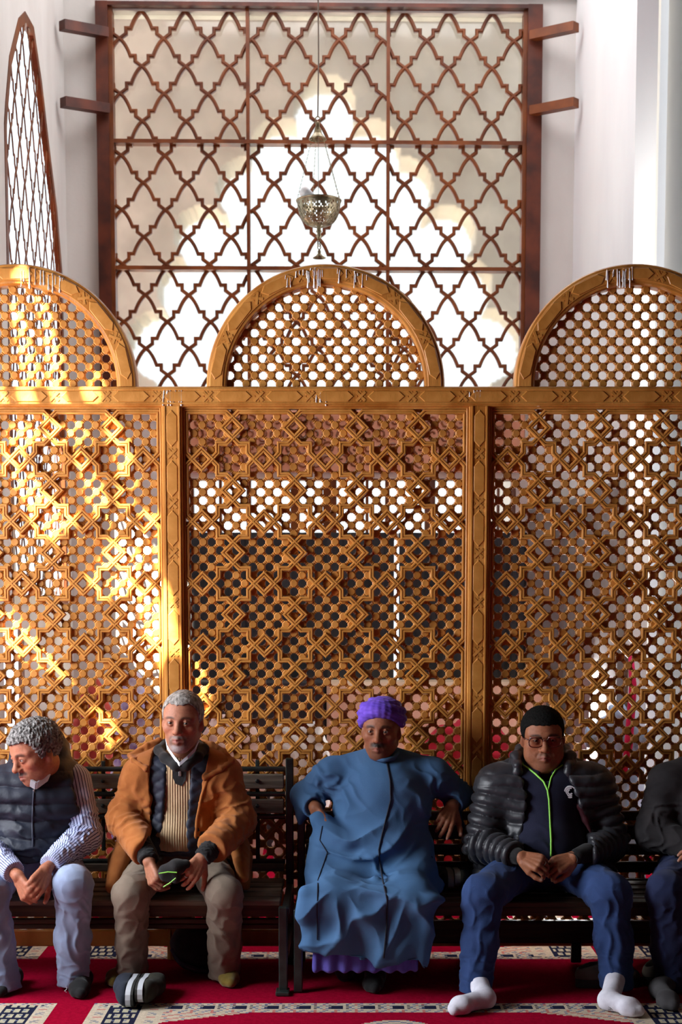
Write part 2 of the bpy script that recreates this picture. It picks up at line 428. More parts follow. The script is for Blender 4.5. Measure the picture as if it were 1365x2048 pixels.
# ------------------------------------------------------------------ the carved cedar screen
PS = 122.7/424.3*KS                          # star period (m)
A_ = 0.2455*PS                            # half side of a star's square
S2 = math.sqrt(2)
CELL = 16.45/424.3*KS                        # small lattice: hole-to-knob spacing
def build_screen():
    W = MATS['cedar']; WC = MATS['cedar_carved']
    root = empty('wooden_screen', (P(652, 1200, 0).x, 0, 0))
    tag(root, 'carved cedar lattice screen with three arched tops behind the benches', 'screen')
    xm = P(652, 1000, 0).x                # middle bay centre
    pitch = P(961, 830, 0).x-P(348, 830, 0).x
    zr1, zr0 = P(652, 775, 0).z, P(652, 815.5, 0).z     # top rail
    zb0 = 0.079; zp1 = P(652, 824, 0).z; zp0 = zp1-(9*PS-2*A_)
    pw = P(368.5, 830, 0).x-P(327, 830, 0).x
    posts = [xm+pitch*(k-.5) for k in (-1, 0, 1, 2)]
    # mouldings
    def ob_frame(u, v, h): return Vector((u, -h, v))
    half = 0.0117*KS
    prof = [(-half, -0.003), (-half, .0105), (-half*.72, .0150), (-half*.22, .0150), (-half*.10, .0108), (half*.10, .0108), (half*.22, .0150), (half*.72, .0150), (half, .0105), (half, -0.003)]
    c = A_*(S2-1)
    star = []
    for q in range(4):
        ca, sa = round(math.cos(q*math.pi/2)), round(math.sin(q*math.pi/2))
        for x, y in ((0.0, A_*S2), (-c, A_), (-A_, A_), (-A_, c)): star.append((ca*x-sa*y, sa*x+ca*y))
    V, Fs = sweep2(star, prof, True, ob_frame)
    star_me = bpy.data.meshes.new('star_moulding'); star_me.from_pydata([tuple(v) for v in V], [], Fs); star_me.materials.append(WC)
    r = PS/2-A_*S2
    V, Fs = sweep2([(0, r), (-r, 0), (0, -r), (r, 0)], prof, True, lambda u, v, h: Vector((u, -h-0.0016 if h > 0 else -h, v)))
    dia_me = bpy.data.meshes.new('diamond_moulding'); dia_me.from_pydata([tuple(v) for v in V], [], Fs); dia_me.materials.append(WC)
    # one knob with its two beads, facing -Y, built around the origin
    kb = MB(); ap = 0.0188*KS; yb = 0.004
    octo = [(ap/math.cos(math.pi/8)*math.cos(math.pi/8+k*math.pi/4)*(1.0 if k % 2 else 1.0), ap/math.cos(math.pi/8)*math.sin(math.pi/8+k*math.pi/4)) for k in range(8)]
    kb.prism(octo, yb, yb+0.024, bev=0.0045)
    bd = MB()
    for sx in (1, -1):
        d = Vector((sx, 0, 1)).normalized(); n = Vector((-d.z, 0, d.x)); y = Vector((0, 1, 0))
        g0 = ap*.93; g1 = CELL*S2-ap*.93; cen = Vector((0, yb+.013, 0))
        L = g1-g0; Vv = []
        rr = (0.0062, 0.0102, 0.0066, 0.0102, 0.0062); tt = (0, .27, .5, .73, 1)
        for t, q in zip(tt, rr):
            for k in range(5):
                a = k*math.pi/2.5; Vv.append(cen+d*(g0+L*t)+(n*math.cos(a)+y*math.sin(a))*q)
        bd.add(Vv, [(i*5+k, i*5+(k+1) % 5, (i+1)*5+(k+1) % 5, (i+1)*5+k) for i in range(4) for k in range(5)])
    knob_me = bpy.data.meshes.new('lattice_knob'); knob_me.from_pydata([tuple(v) for v in kb.V], [], kb.F); knob_me.materials.append(WC)
    kV = np.array([tuple(v) for v in kb.V]); kF = kb.F; bV = np.array([tuple(v) for v in bd.V]); bF = bd.F
    def lattice(name, xa, xb, za, zb, ok, parent, ox, oz, singles=0):
        """turned lattice of knobs and beads; the first `singles` knobs are objects, the rest one part"""
        V = []; Fc = []; n = 0; count = 0; S = []
        i0, i1 = int(math.floor((xa-ox)/CELL))-1, int(math.ceil((xb-ox)/CELL))+1
        j0, j1 = int(math.floor((za-oz)/CELL))-1, int(math.ceil((zb-oz)/CELL))+1
        for j in range(j1, j0-1, -1):
            for i in range(i0, i1+1):
                if (i+j) % 2: continue
                x, z = ox+i*CELL, oz+j*CELL
                if not ok(x, z, 0.012): continue
                o = np.array((x, 0, z))
                if count < singles: S.append((x, z)); count += 1
                else:
                    V.append(kV+o); Fc += [tuple(q+n for q in f) for f in kF]; n += len(kV)
                V.append(bV+o); Fc += [tuple(q+n for q in f) for f in bF]; n += len(bV)
        V = np.concatenate(V)
        part = mesh_obj(name, V, Fc, WC, parent, kind='stuff')
        for x, z in S:
            k = bpy.data.objects.new('lattice_knob', knob_me); k.parent = part; k.matrix_parent_inverse = parent_world(part).inverted(); k.location = (x, 0, z); col.objects.link(k)
        return part
    # cartouches on the flat members
    def hexa(L, w): return [(-L/2, 0), (-L/2+w*.55, w/2), (L/2-w*.55, w/2), (L/2, 0), (L/2-w*.55, -w/2), (-L/2+w*.55, -w/2)]
    def cart_mesh(L, w, name):
        b = MB(); b.prism(hexa(L, w), -0.0040, 0.0, bev=0.0034)
        me = bpy.data.meshes.new(name); me.from_pydata([tuple(v) for v in b.V], [], b.F); me.materials.append(WC); return me
    def cross_mesh(w):
        b = MB()
        for s in (1, -1):
            d = Vector((1, s)).normalized(); n = Vector((-d.y, d.x)); L = w*.52; t = 0.0055
            b.prism([tuple(d*L+n*t), tuple(-d*L+n*t), tuple(-d*L-n*t), tuple(d*L-n*t)], -0.0030-0.0004*s, 0.0)
        for q in range(4):
            a = q*math.pi/2; p = Vector((math.cos(a), math.sin(a)))*w*.36
            tri = [tuple(p+Vector((math.cos(a+k*2*math.pi/3), math.sin(a+k*2*math.pi/3)))*0.0050) for k in range(3)]
            b.prism(tri, -0.002, 0.0)
        me = bpy.data.meshes.new('carved_cross'); me.from_pydata([tuple(v) for v in b.V], [], b.F); me.materials.append(WC); return me
    cart_me = cart_mesh(0.172*KS, 0.052*KS, 'carved_cartouche'); cross_me = cross_mesh(0.055*KS)
    def place(me, name, parent, loc, ang):
        o = bpy.data.objects.new(name, me); o.parent = parent; o.matrix_parent_inverse = parent_world(parent).inverted()
        o.matrix_basis = Matrix.Translation(loc) @ Matrix.Rotation(ang, 4, 'Y'); col.objects.link(o); return o
    def groove_prof(w):                   # stepped flat member, w wide
        h = w/2
        return [(-h, 0.0), (-h, .026), (-h*.90, .034), (-h*.80, .034), (-h*.76, .040), (-h*.62, .040), (-h*.58, .036), (h*.58, .036), (h*.62, .040), (h*.76, .040), (h*.80, .034), (h*.90, .034), (h, .026), (h, 0.0)]
    yback = 0.045
    # posts
    for x in posts:
        V, Fs = sweep2([(x, 0.003), (x, zr0+0.002)], [(a, h if h > 0 else -yback) for a, h in groove_prof(pw)], False, lambda u, v, h: Vector((u, -h if h > 0 else yback, v)))
        po = mesh_obj('post', V, Fs, W, root); recalc(po)
        z = zr0-0.10*KS; first = True
        while z > 0.5:
            place(cart_me, 'carved_cartouche', po, Vector((x, -0.0355, z)), math.pi/2)
            place(cross_me, 'carved_cross', po, Vector((x, -0.0355, z-0.115*KS)), 0)
            z -= 0.230*KS
    # top rail
    zc = (zr0+zr1)/2; wr = zr1-zr0+.0002
    V, Fs = sweep2([(posts[0]-pw/2, zc), (posts[-1]+pw/2, zc)], [(a, h) for a, h in groove_prof(wr)], False, lambda u, v, h: Vector((u, -h-0.002 if h > 0 else yback, v)))
    ra = recalc(mesh_obj('top_rail', V, Fs, W, root))
    n = int((posts[-1]-posts[0])/(0.235*KS))
    cart2 = cart_mesh(0.175*KS, 0.050*KS, 'carved_cartouche')
    for k in range(n+1):
        x = posts[0]+pitch/2+((k-3)*0.2365+0.055)*KS
        place(cart2, 'carved_cartouche', ra, Vector((x, -0.0375, zc)), 0); place(cross_me, 'carved_cross', ra, Vector((x+0.118*KS, -0.0375, zc)), 0)
    # bottom rail and small feet
    b = MB(); b.box(((posts[0]+posts[-1])/2, 0.0, (zp0+zb0)/2-0.002), (posts[-1]-posts[0], 0.07, zp0-zb0+0.03), bev=0.006); b.build('bottom_rail', W, root)
    # panels
    for k in range(3):
        xc = xm+pitch*(k-1); hw = (5*PS-2*A_)/2; xa, xb = xc-hw, xc+hw
        path = []
        sx = [xa-A_+PS*(i+1) for i in range(4)]; sz = [zp1+A_-PS*(j+1) for j in range(8)]
        for x in sx: path += [(x-c, zp1), (x, zp1-c), (x+c, zp1)]
        path = [(xa, zp1)]+path+[(xb, zp1)]
        for z in sz: path += [(xb, z+c), (xb-c, z), (xb, z-c)]
        path += [(xb, zp0)]
        for x in reversed(sx): path += [(x+c, zp0), (x, zp0+c), (x-c, zp0)]
        path += [(xa, zp0)]
        for z in reversed(sz): path += [(xa, z-c), (xa+c, z), (xa, z+c)]
        V, Fs = sweep2(path, prof, True, ob_frame)
        # the frame that holds the panel: stiles beside the posts
        bm_ = MB(); 
        xl, xr = posts[k]+pw/2, posts[k+1]-pw/2; st = 0.010
        bm_.box(((xl+st/2), 0.006, (zp0+zr0)/2), (st, 0.05, zr0-zp0), bev=0.003); bm_.box((xr-st/2, 0.006, (zp0+zr0)/2), (st, 0.05, zr0-zp0), bev=0.003)
        bm_.box(((xl+xr)/2, 0.006, zr0-0.003), (xr-xl, 0.048, 0.008))
        pan = bm_.build('lattice_panel', W, root)
        recalc(mesh_obj('border_moulding', V, Fs, WC, pan))
        for x in sx:
            for z in sz: place(star_me, 'star_moulding', pan, Vector((x, 0, z)), 0)
        for i in range(5):
            for z in sz: place(dia_me, 'diamond_moulding', pan, Vector((xa-A_+PS*(i+.5), 0, z)), 0)
        for x in sx:
            for j in range(9): place(dia_me, 'diamond_moulding', pan, Vector((x, 0, zp1+A_-PS*(j+.5))), 0)
        lattice('turned_lattice', xl, xr, zp0, zr0, lambda x, z, m: xl-m < x < xr+m and zp0-m < z < zr0+.004, root, P(505, 950, 0).x+(k-1)*pitch, P(505, 984, 0).z, 300 if k == 1 else 0)
    # arched tops
    Ro = (P(890, 775, 0).x-P(415, 775, 0).x)/2; Ri = (P(850, 775, 0).x-P(455, 775, 0).x)/2
    sq = (P(652, 530, 0).z-zr1)/Ro; sqi = (P(652, 572, 0).z-zr1)/Ri
    for k in range(3):
        xc = xm+pitch*(k-1)
        def pt(rf, t): # rf 0 inner .. 1 outer
            R_ = Ri+(Ro-Ri)*rf; s_ = sqi+(sq-sqi)*rf
            return xc+R_*math.cos(t), zr1+R_*s_*math.sin(t)
        N = 56; pr = [(0, -yback), (0, .020), (.06, .030), (.16, .032), (.20, .036), (.80, .036), (.84, .032), (.94, .030), (1, .020), (1, -yback)]
        V = []
        for i in range(N+1):
            t = math.pi*i/N
            for rf, h in pr:
                x, z = pt(rf, t); V.append((x, -h, z))
        m_ = len(pr)
        Fs = [(i*m_+q, i*m_+(q+1) % m_, (i+1)*m_+(q+1) % m_, (i+1)*m_+q) for i in range(N) for q in range(m_)]+[tuple(range(m_)), tuple(N*m_+q for q in range(m_))]
        ar = recalc(mesh_obj('arch_frame', V, Fs, W, root, label=None))
        Rm = (Ri+Ro)/2; nC = 7
        for i in range(nC):
            t = math.pi*(i+.5)/nC; x, z = pt(.5, t); 
            place(cart_me, 'carved_cartouche', ar, Vector((x, -0.0355, z)), -(t-math.pi/2) if False else (math.pi/2-t))
            if i < nC-1:
                t2 = math.pi*(i+1)/nC; x, z = pt(.5, t2); place(cross_me, 'carved_cross', ar, Vector((x, -0.0355, z)), math.pi/2-t2)
        lattice('arch_lattice', xc-Ri, xc+Ri, zr1, zr1+Ri*sqi, lambda x, z, m: z > zr1-0.01 and ((x-xc)/(Ri+m))**2+((z-zr1)/(Ri*sqi+m))**2 < 1, root, P(643, 752, 0).x+(k-1)*pitch, P(643, 750, 0).z)
    # chalky bird droppings run down from the top edges
    rng = random.Random(11); b = MB()
    spots = [(640, 532, 26, 14, 60), (345, 778, 20, 14, 45), (950, 778, 14, 8, 20), (1240, 533, 26, 16, 55), (85, 540, 45, 16, 45), (640, 785, 18, 4, 40), (700, 545, 40, 10, 30), (590, 560, 25, 8, 22)]
    for px, py, sp, n, ln in spots:
        for q in range(n):
            x0 = px+rng.uniform(-sp, sp); L = rng.uniform(4, ln); wd = rng.uniform(.7, 1.9)/424*KS*KS
            arch_top = None
            for xc_px in (41, 652, 1267):
                if abs(x0-xc_px) < 234 and py < 700:
                    arch_top = 775-245*math.sqrt(max(0, 1-((x0-xc_px)/237.0)**2))+3+rng.uniform(0, 10)
            y0 = (arch_top if arch_top else py+rng.uniform(0, 6)); y1 = min(y0+L, (y0+34 if py < 700 else 812))
            yy = -0.0405
            p0, p1 = P(x0, y0, yy), P(x0+rng.uniform(-1, 1), y1, yy)
            ring = []
            for t, w_ in ((0, .6), (.3, 1), (.7, .8), (.92, 1.5), (1, .5)):
                cpt = p0.lerp(p1, t); ring.append((cpt.x-wd*w_, cpt.x+wd*w_, cpt.z))
            V = []
            for a, e, z in ring: V += [(a, yy+.004, z), ((a+e)/2, yy-0.0012, z), (e, yy+.004, z)]
            b.add(V, [(i*3+s, i*3+s+1, (i+1)*3+s+1, (i+1)*3+s) for i in range(4) for s in range(2)]+[(0, 1, 2), (12, 13, 14)])
    b.build('dried_droppings', MATS['droppings'], root, kind='stuff', label='white dried bird droppings running down the wood')
    return root
SCREEN = build_screen()
# ------------------------------------------------------------------ the room behind the screen
YW = 3.45*KS                                   # back wall
YAW = math.tan(R(1.1))
def back_y(x): return YW+(x+0.15)*YAW
def strand_path(t0, up):
    """one ogee strand between two crossings, unit steps (u across, v down)"""
    pts = []
    for i in range(7):
        a = i/6; pts.append((0.47*(0.55*a+0.45*math.sin(a*math.pi/2)) if False else 0.48*(a**0.92*0.75+0.25*math.sin(a*math.pi/2)), 0.62*(1-math.cos(a*math.pi/2))*0.45+0.62*a*0.55))
    pts += [(0.70, 0.62), (0.70, 0.82), (1.0, 1.0)]
    return pts
UNIT = strand_path(0, 0)
def ogee_lattice(frame, x0, x1, z0, z1, hx, hz, ox, oz, mat, parent, w=0.011, dep=0.03, inside=None):
    """interlaced ogee strands clipped to a bay; every strand one part. (ox,oz) is a crossing."""
    nx = int((x1-x0)/hx)+4; nz = int((z1-z0)/hz)+4
    i_min = int(math.floor((x0-ox)/hx))-nz-1; i_max = int(math.ceil((x1-ox)/hx))+nz+1
    j_min = int(math.floor((oz-z1)/hz))-1; j_max = int(math.ceil((oz-z0)/hz))+1
    prof = [(-w, 0.0), (-w, dep*.75), (-w*.45, dep), (w*.45, dep), (w, dep*.75), (w, 0.0)]
    def ok(x, z):
        return x0 <= x <= x1 and z0 <= z <= z1 and (inside is None or inside(x, z))
    for sgn in (1, -1):
        for s in range(i_min, i_max+1):
            path = []
            for j in range(j_min, j_max):
                i = s+sgn*(j-j_min)
                if (i+j) % 2: break
                for u, v in UNIT[:-1]:
                    path.append((ox+(i+sgn*u)*hx, oz-(j+v)*hz))
            # cut into runs that lie inside the bay
            fine = []
            for a, b in zip(path[:-1], path[1:]):
                n = max(1, int(math.hypot(b[0]-a[0], b[1]-a[1])/0.03))
                fine += [(a[0]+(b[0]-a[0])*k/n, a[1]+(b[1]-a[1])*k/n) for k in range(n)]
            run = []
            for p in fine+[(1e9, 1e9)]:
                if ok(*p): run.append(p)
                else:
                    if len(run) > 2:
                        # drop collinear points
                        q = [run[0]]
                        for m in range(1, len(run)-1):
                            ax, az = run[m][0]-q[-1][0], run[m][1]-q[-1][1]; bx, bz = run[m+1][0]-run[m][0], run[m+1][1]-run[m][1]
                            if abs(ax*bz-az*bx) > 1e-7: q.append(run[m])
                        q.append(run[-1])
                        V, Fs = sweep2(q, prof, False, lambda x, z, h: frame(x, z, h+(0.001 if sgn > 0 else 0.0)))
                        recalc(mesh_obj('lattice_strip', V, Fs, mat, parent))
                    run = []
def glass_mat():
    m = bpy.data.materials.new('dusty_glass'); m.use_nodes = True; N = m.node_tree.nodes; L = m.node_tree.links
    N.remove(N['Principled BSDF']); out = N['Material Output']
    rf = N.new('ShaderNodeBsdfRefraction'); rf.inputs['IOR'].default_value = 1.08; rf.inputs['Roughness'].default_value = 0.22; rf.inputs['Color'].default_value = (.96, .97, .95, 1)
    gl = N.new('ShaderNodeBsdfGlossy'); gl.inputs['Roughness'].default_value = 0.08
    df = N.new('ShaderNodeBsdfDiffuse'); df.inputs['Color'].default_value = (.55, .53, .48, 1)
    m1 = N.new('ShaderNodeMixShader'); m1.inputs[0].default_value = 0.05; L.new(rf.outputs[0], m1.inputs[1]); L.new(gl.outputs[0], m1.inputs[2])
    tc = N.new('ShaderNodeTexCoord'); no = N.new('ShaderNodeTexNoise'); no.inputs['Scale'].default_value = 3; no.inputs['Detail'].default_value = 5
    mr = N.new('ShaderNodeMapRange'); mr.inputs[1].default_value = .35; mr.inputs[2].default_value = .75; mr.inputs[3].default_value = 0.03; mr.inputs[4].default_value = 0.22
    L.new(tc.outputs['Object'], no.inputs[0]); L.new(no.outputs['Fac'], mr.inputs[0])
    m2 = N.new('ShaderNodeMixShader'); L.new(mr.outputs[0], m2.inputs[0]); L.new(m1.outputs[0], m2.inputs[1]); L.new(df.outputs[0], m2.inputs[2])
    L.new(m2.outputs[0], out.inputs[0]); MATS['dusty_glass'] = m
glass_mat()
def clear_glass():
    m = bpy.data.materials.new('clear_glass'); m.use_nodes = True; N = m.node_tree.nodes; L = m.node_tree.links
    N.remove(N['Principled BSDF']); tr = N.new('ShaderNodeBsdfTransparent'); tr.inputs[0].default_value = (.95, .97, .97, 1)
    gl = N.new('ShaderNodeBsdfGlossy'); gl.inputs['Roughness'].default_value = .05; mx = N.new('ShaderNodeMixShader'); mx.inputs[0].default_value = .06
    L.new(tr.outputs[0], mx.inputs[1]); L.new(gl.outputs[0], mx.inputs[2]); L.new(mx.outputs[0], N['Material Output'].inputs[0]); MATS['clear_glass'] = m
clear_glass()
def big_window():
    DW, WW = MATS['dark_window_wood'], MATS['window_wood']
    def px(x, y): return P(x, y, YW+.05)
    xl, xr = px(200, 300).x, px(1081, 300).x; zt = px(640, 16).z
    root = empty('window_1', (xl*.5+xr*.5, YW, 2.0)); tag(root, kind='structure')
    def fr(x, z, h): return Vector((x, back_y(x)+0.06-h, z))
    xi0, xi1 = px(224, 300).x, px(1052, 300).x
    zrails = [px(640, 24).z, px(640, 288.5).z, px(640, 540).z]; zrails.append(2*zrails[2]-zrails[1]); 
    zbot = zrails[3]
    def bar(name, x0, x1, z0, z1, y0, y1, mat):
        b = MB(); V = []
        for x in (x0, x1):
            for z in (z0, z1):
                for h in (y0, y1): V.append(fr(x, z, h))
        b.add(V, [(0, 1, 3, 2), (4, 6, 7, 5), (0, 4, 5, 1), (2, 3, 7, 6), (0, 2, 6, 4), (1, 5, 7, 3)])
        return recalc(b.build(name, mat, root))
    bar('frame_stile', xl, xi0, zbot-.1, zt, -0.05, 0.10, DW); bar('frame_stile', xi1, xr, zbot-.1, zt, -0.05, 0.10, DW)
    bar('frame_head', xl+.001, xr-.001, zrails[0]+.0, zt-.001, -0.049, 0.098, DW)
    bar('frame_sill', xl+.001, xr-.001, zbot-.10, zbot-.02, -0.049, 0.098, DW)
    bar('inner_stile', xi0, xi0+.025, zbot, zrails[0], -.02, .07, WW); bar('inner_stile', xi1-.025, xi1, zbot, zrails[0], -.02, .07, WW)
    xm = [px(497.5, 300).x, px(776.5, 300).x]
    for x in xm: bar('mullion', x-.011, x+.011, zbot, zrails[0], -.015, .06, WW)
    for z in zrails[1:]: bar('glazing_rail', xi0, xi1, z-.013, z+.011, -.012, .064, WW)
    xs = [xi0]+xm+[xi1]
    hx = (px(985, 136).x-px(285, 136).x)/16; hz = px(300, 81).z-px(300, 136).z
    cross = [(285, 136), (331, 314), (292, 592)]
    for j in range(3):
        o = px(*cross[j])
        for i in range(3):
            x0, x1, z0, z1 = xs[i], xs[i+1], zrails[j+1], zrails[j]
            b = MB(); V = [fr(x0, z0, -.028), fr(x1, z0, -.028), fr(x1, z1, -.028), fr(x0, z1, -.028), fr(x0, z0, -.034), fr(x1, z0, -.034), fr(x1, z1, -.034), fr(x0, z1, -.034)]
            b.add(V, [(0, 1, 2, 3), (7, 6, 5, 4), (0, 4, 5, 1), (1, 5, 6, 2), (2, 6, 7, 3), (3, 7, 4, 0)])
            pane = b.build('window_pane', MATS['dusty_glass'], root)
            lat = empty('bay_lattice', (0, 0, 0), root); lat.matrix_parent_inverse = parent_world(root).inverted()
            ogee_lattice(fr, x0, x1, z0, z1, hx, hz, o.x, o.z, WW, lat)
    # struts that tie the frame to the flanking walls
    for (a, b_), w in ((((124, 50), (212, 66)), .06), (((126, 204), (214, 218)), .06), (((1065, 72), (1153, 53)), .055), (((1065, 222), (1153, 205)), .055)):
        left = a[0] < 600
        p, q = (P(*a, back_y(-2)-.30), P(*b_, back_y(-1.6)-.05)) if left else (P(*a, back_y(1.3)-.05), P(*b_, back_y(1.8)-.30))
        m = MB(); d = (q-p).normalized(); up = Vector((0, 0, 1)); n = d.cross(up).normalized(); V = []
        for e in (p, q):
            for s in (1, -1):
                for t in (1, -1): V.append(e+up*s*w/2+n*t*.03)
        m.add(V, [(0, 1, 3, 2), (4, 6, 7, 5), (0, 4, 5, 1), (2, 3, 7, 6), (0, 2, 6, 4), (1, 5, 7, 3)])
        recalc(m.build('wall_strut', DW if left else WW, root))
    return xl, xr, zt, zbot
def wall_with_holes(name, y, thick, x0, x1, z0, z1, holes, mat, cs=0.02, rot=None):
    """plastered wall in the XZ plane with shaped openings (holes: functions of x,z arrays)"""
    nx, nz = int((x1-x0)/cs), int((z1-z0)/cs)
    X, Z = np.meshgrid(x0+cs*(np.arange(nx)+.5), z0+cs*(np.arange(nz)+.5), indexing='ij')
    solid = np.ones((nx, nz), bool)
    for h in holes: solid &= ~h(X, Z)
    S = np.zeros((nx+2, nz+2), bool); S[1:-1, 1:-1] = solid
    V = []; Q = []; idx = {}
    # front/back strips + reveals
    def quad(*p):
        n = len(V); V.extend(p); Q.append((n, n+1, n+2, n+3))
    for i in range(nx):
        m = S[i+1, 1:-1].astype(np.int8); d = np.diff(np.concatenate([[0], m, [0]])); a = np.where(d == 1)[0]; e = np.where(d == -1)[0]
        xa, xb = x0+i*cs, x0+(i+1)*cs
        for s, t in zip(a, e):
            za, zb = z0+s*cs, z0+t*cs
            quad((xa, 0, za), (xb, 0, za), (xb, 0, zb), (xa, 0, zb)); quad((xa, thick, zb), (xb, thick, zb), (xb, thick, za), (xa, thick, za))
            quad((xa, 0, za), (xa, thick, za), (xb, thick, za), (xb, 0, za)); quad((xa, 0, zb), (xb, 0, zb), (xb, thick, zb), (xa, thick, zb))
    for j in range(nz):
        m = S[1:-1, j+1].astype(np.int8); d = np.diff(np.concatenate([[0], m, [0]])); a = np.where(d == 1)[0]; e = np.where(d == -1)[0]
        za, zb = z0+j*cs, z0+(j+1)*cs
        for s, t in zip(a, e):
            for x, fl in ((x0+s*cs, 0), (x0+t*cs, 1)):
                p = [(x, 0, za), (x, 0, zb), (x, thick, zb), (x, thick, za)]
                quad(*(p if not fl else p[::-1]))
    if rot is None: V2 = [(x, y+d, z) for x, d, z in V]
    else: V2 = [rot(x, d, z) for x, d, z in V]
    o = mesh_obj(name, V2, Q, mat); tag(o, kind='structure'); return o
def back_room():
    PL, WP = MATS['plaster'], MATS['white_plaster']
    xl, xr, zt, zbot = big_window()
    # ---- wall round the big window; lower glazed strip, timber band, and closed leaves below
    q = lambda x, y: P(x, y, YW)
    zA1, zA0 = q(640, 955).z, q(640, 1066).z        # glazed strip
    zB0 = q(640, 1366).z                            # foot of the dark hanging cloths
    strip = (q(382, 1000).x, q(1032, 1000).x)
    low = (q(392, 1200).x, q(1060, 1200).x)
    xw0, xw1 = -1.80, 1.80
    hb = lambda a, b, c, d: (lambda X, Z: (X > a) & (X < b) & (Z > c) & (Z < d))
    wall_with_holes('wall_back', YW, 0.14, xw0, xw1, 0, 6.3, [hb(xl+.03, xr-.03, zbot-.06, zt-.03), hb(strip[0], strip[1], zA0, zA1), hb(low[0], low[1], 0.0, zA0-.04)], PL, rot=lambda x, d, z: (x, back_y(x)+.02+d, z))
    # glazed strip with red-brown bars
    r = empty('window_2', (0, YW, zA0)); tag(r, kind='structure')
    for pxx, w in ((382, .03), (440, .018), (497, .03), (590, .06), (660, .09), (735, .02), (776, .03), (862, .07), (930, .02), (1000, .018), (1032, .04)):
        x = q(pxx, 1000).x; b = MB(); b.box((x, back_y(x)+.08, (zA0+zA1)/2), (w, .06, zA1-zA0), bev=.004); b.build('window_bar', MATS['window_wood'], r)
    b = MB(); b.box(((strip[0]+strip[1])/2, YW+.08, zA1+.01), (strip[1]-strip[0], .07, .05)); b.build('window_head', MATS['window_wood'], r)
    b = MB(); b.box(((strip[0]+strip[1])/2, YW+.10, (zA0+zA1)/2), (strip[1]-strip[0], .006, zA1-zA0)); b.build('window_pane', MATS['dusty_glass'], r)
    # carved timber band between the windows: scroll work
    rng = random.Random(4)
    zc1, zc0 = zbot-.12, zA1+.03
    t = empty('carved_band', ((strip[0]+strip[1])/2, YW, zc0)); tag(t, 'carved reddish timber band with scrolls under the tall window', 'wood panel')
    b = MB(); b.box(((strip[0]+strip[1])/2, YW-.05, (zc0+zc1)/2), (strip[1]-strip[0]+.1, .04, zc1-zc0), bev=.01); b.build('backboard', noise_mat('pink_wood', (.50, .20, .12), (.62, .28, .17), (5, 5, 5), .6), t)
    b = MB(); x = strip[0]+.06
    while x < strip[1]-.05:
        z = zc0+.07
        while z < zc1-.05:
            a0 = rng.uniform(0, 6.28); pts = [(x+(.012+.034*k/9)*math.cos(a0+k*.75), YW-.072, z+(.012+.034*k/9)*math.sin(a0+k*.75)) for k in range(10)]
            b.tube(pts, .007, 5); z += .085
        x += .085
    b.build('scroll_carving', MATS['window_wood'], t, kind='stuff')
    # hanging dark cloth leaves with a bright slit between them
    xs = q(793, 1200).x
    for a, e in ((low[0]-.04, xs-.016), (xs+.016, low[1]+.10)):
        V = []; n = 40
        for i in range(n+1):
            x = a+(e-a)*i/n; yv = back_y(x)-.06+.012*math.sin(i*1.3)+.008*math.sin(i*2.9+1)
            for z in (zB0, zA0+.0): V.append((x, yv, z))
        V2 = V+[(x, y+.012, z) for x, y, z in V]; m = len(V)
        Fs = [(2*i, 2*i+2, 2*i+3, 2*i+1) for i in range(n)]+[(m+2*i, m+2*i+1, m+2*i+3, m+2*i+2) for i in range(n)]+[(2*i, m+2*i, m+2*i+2, 2*i+2) for i in range(n)]+[(2*i+1, 2*i+3, m+2*i+3, m+2*i+1) for i in range(n)]+[(0, 1, m+1, m), (2*n, m+2*n, m+2*n+1, 2*n+1)]
        o = mesh_obj('hanging_cloth', V2, Fs, MATS['dark_cloth'], smooth=False)
        tag(o, 'wide dark cloth hung below the windows behind the screen' if a < -.5 else 'narrower dark cloth hung right of the bright slit behind the screen', 'cloth')
    # low ledge seen under the cloths
    xa, xb = q(655, 1380).x, q(1075, 1380).x
    b = MB(); b.box(((xa+xb)/2, YW-.27, zB0/2+.015), (xb-xa, .34, zB0+.03), bev=.02); o = b.build('low_ledge', MATS['beige_panel']); tag(o, 'beige plastered ledge under the dark hanging cloths', 'ledge')
    xc = q(385, 1380).x
    b = MB(); b.box(((xa+xc)/2-.001, YW-.245, zB0/2+.015), (xa-xc-.002, .28, zB0+.03), bev=.01); o = b.build('dark_chest', MATS['dark_cloth']); tag(o, 'dark grey chest left of the beige ledge behind the screen', 'chest')
    # ---- side walls
    d0, d1 = -0.05-DC*0+0.12, None
    X0, s = -1.76*KS, -0.015
    def xside(Y): return X0+s*(Y+DC)
    ends = [(10, 250), (12, 215), (20, 120), (38, 46), (50, 33), (66, 62), (82, 170), (97, 300), (112, 420), (122, 540)]
    outline = []
    for px, py in ends:
        rx, ry, rz = ray(px, py); d = X0/(rx/ry-s); outline.append((d-DC, PX(px, py, X0+s*d).z))
    far = outline[-1][0]+.02; near = outline[0][0]
    poly = [(near, 1.6)]+outline+[(far, outline[-1][1]-.4), (far, 1.6)]
    def inpoly(pl):
        def f(Yv, Z):
            c = np.zeros(Yv.shape, bool); n = len(pl)
            for k in range(n):
                (y1, z1), (y2, z2) = pl[k], pl[k-1]
                if z1 == z2: continue
                c ^= ((z1 > Z) != (z2 > Z)) & (Yv < (y2-y1)*(Z-z1)/(z2-z1)+y1)
            return c
        return f
    ys, yw = 0.10, YW+.0
    g0, g1 = 0.30, 0.42
    wall_with_holes('wall_left', 0, 0.035, ys, yw, 0, 6.3, [inpoly(poly), hb(1.10, 1.62, .0, 1.45), hb(0.55, .70, 1.5, 2.3)], PL, rot=lambda Y, d, z: (xside(Y)-d, Y, z))
    b = MB(); 
    w3 = empty('window_3', (xside(2.), 2., 1.6)); tag(w3, kind='structure')
    def frs(Y, z, h): return Vector((xside(Y)-.008+h*1.0, Y, z))
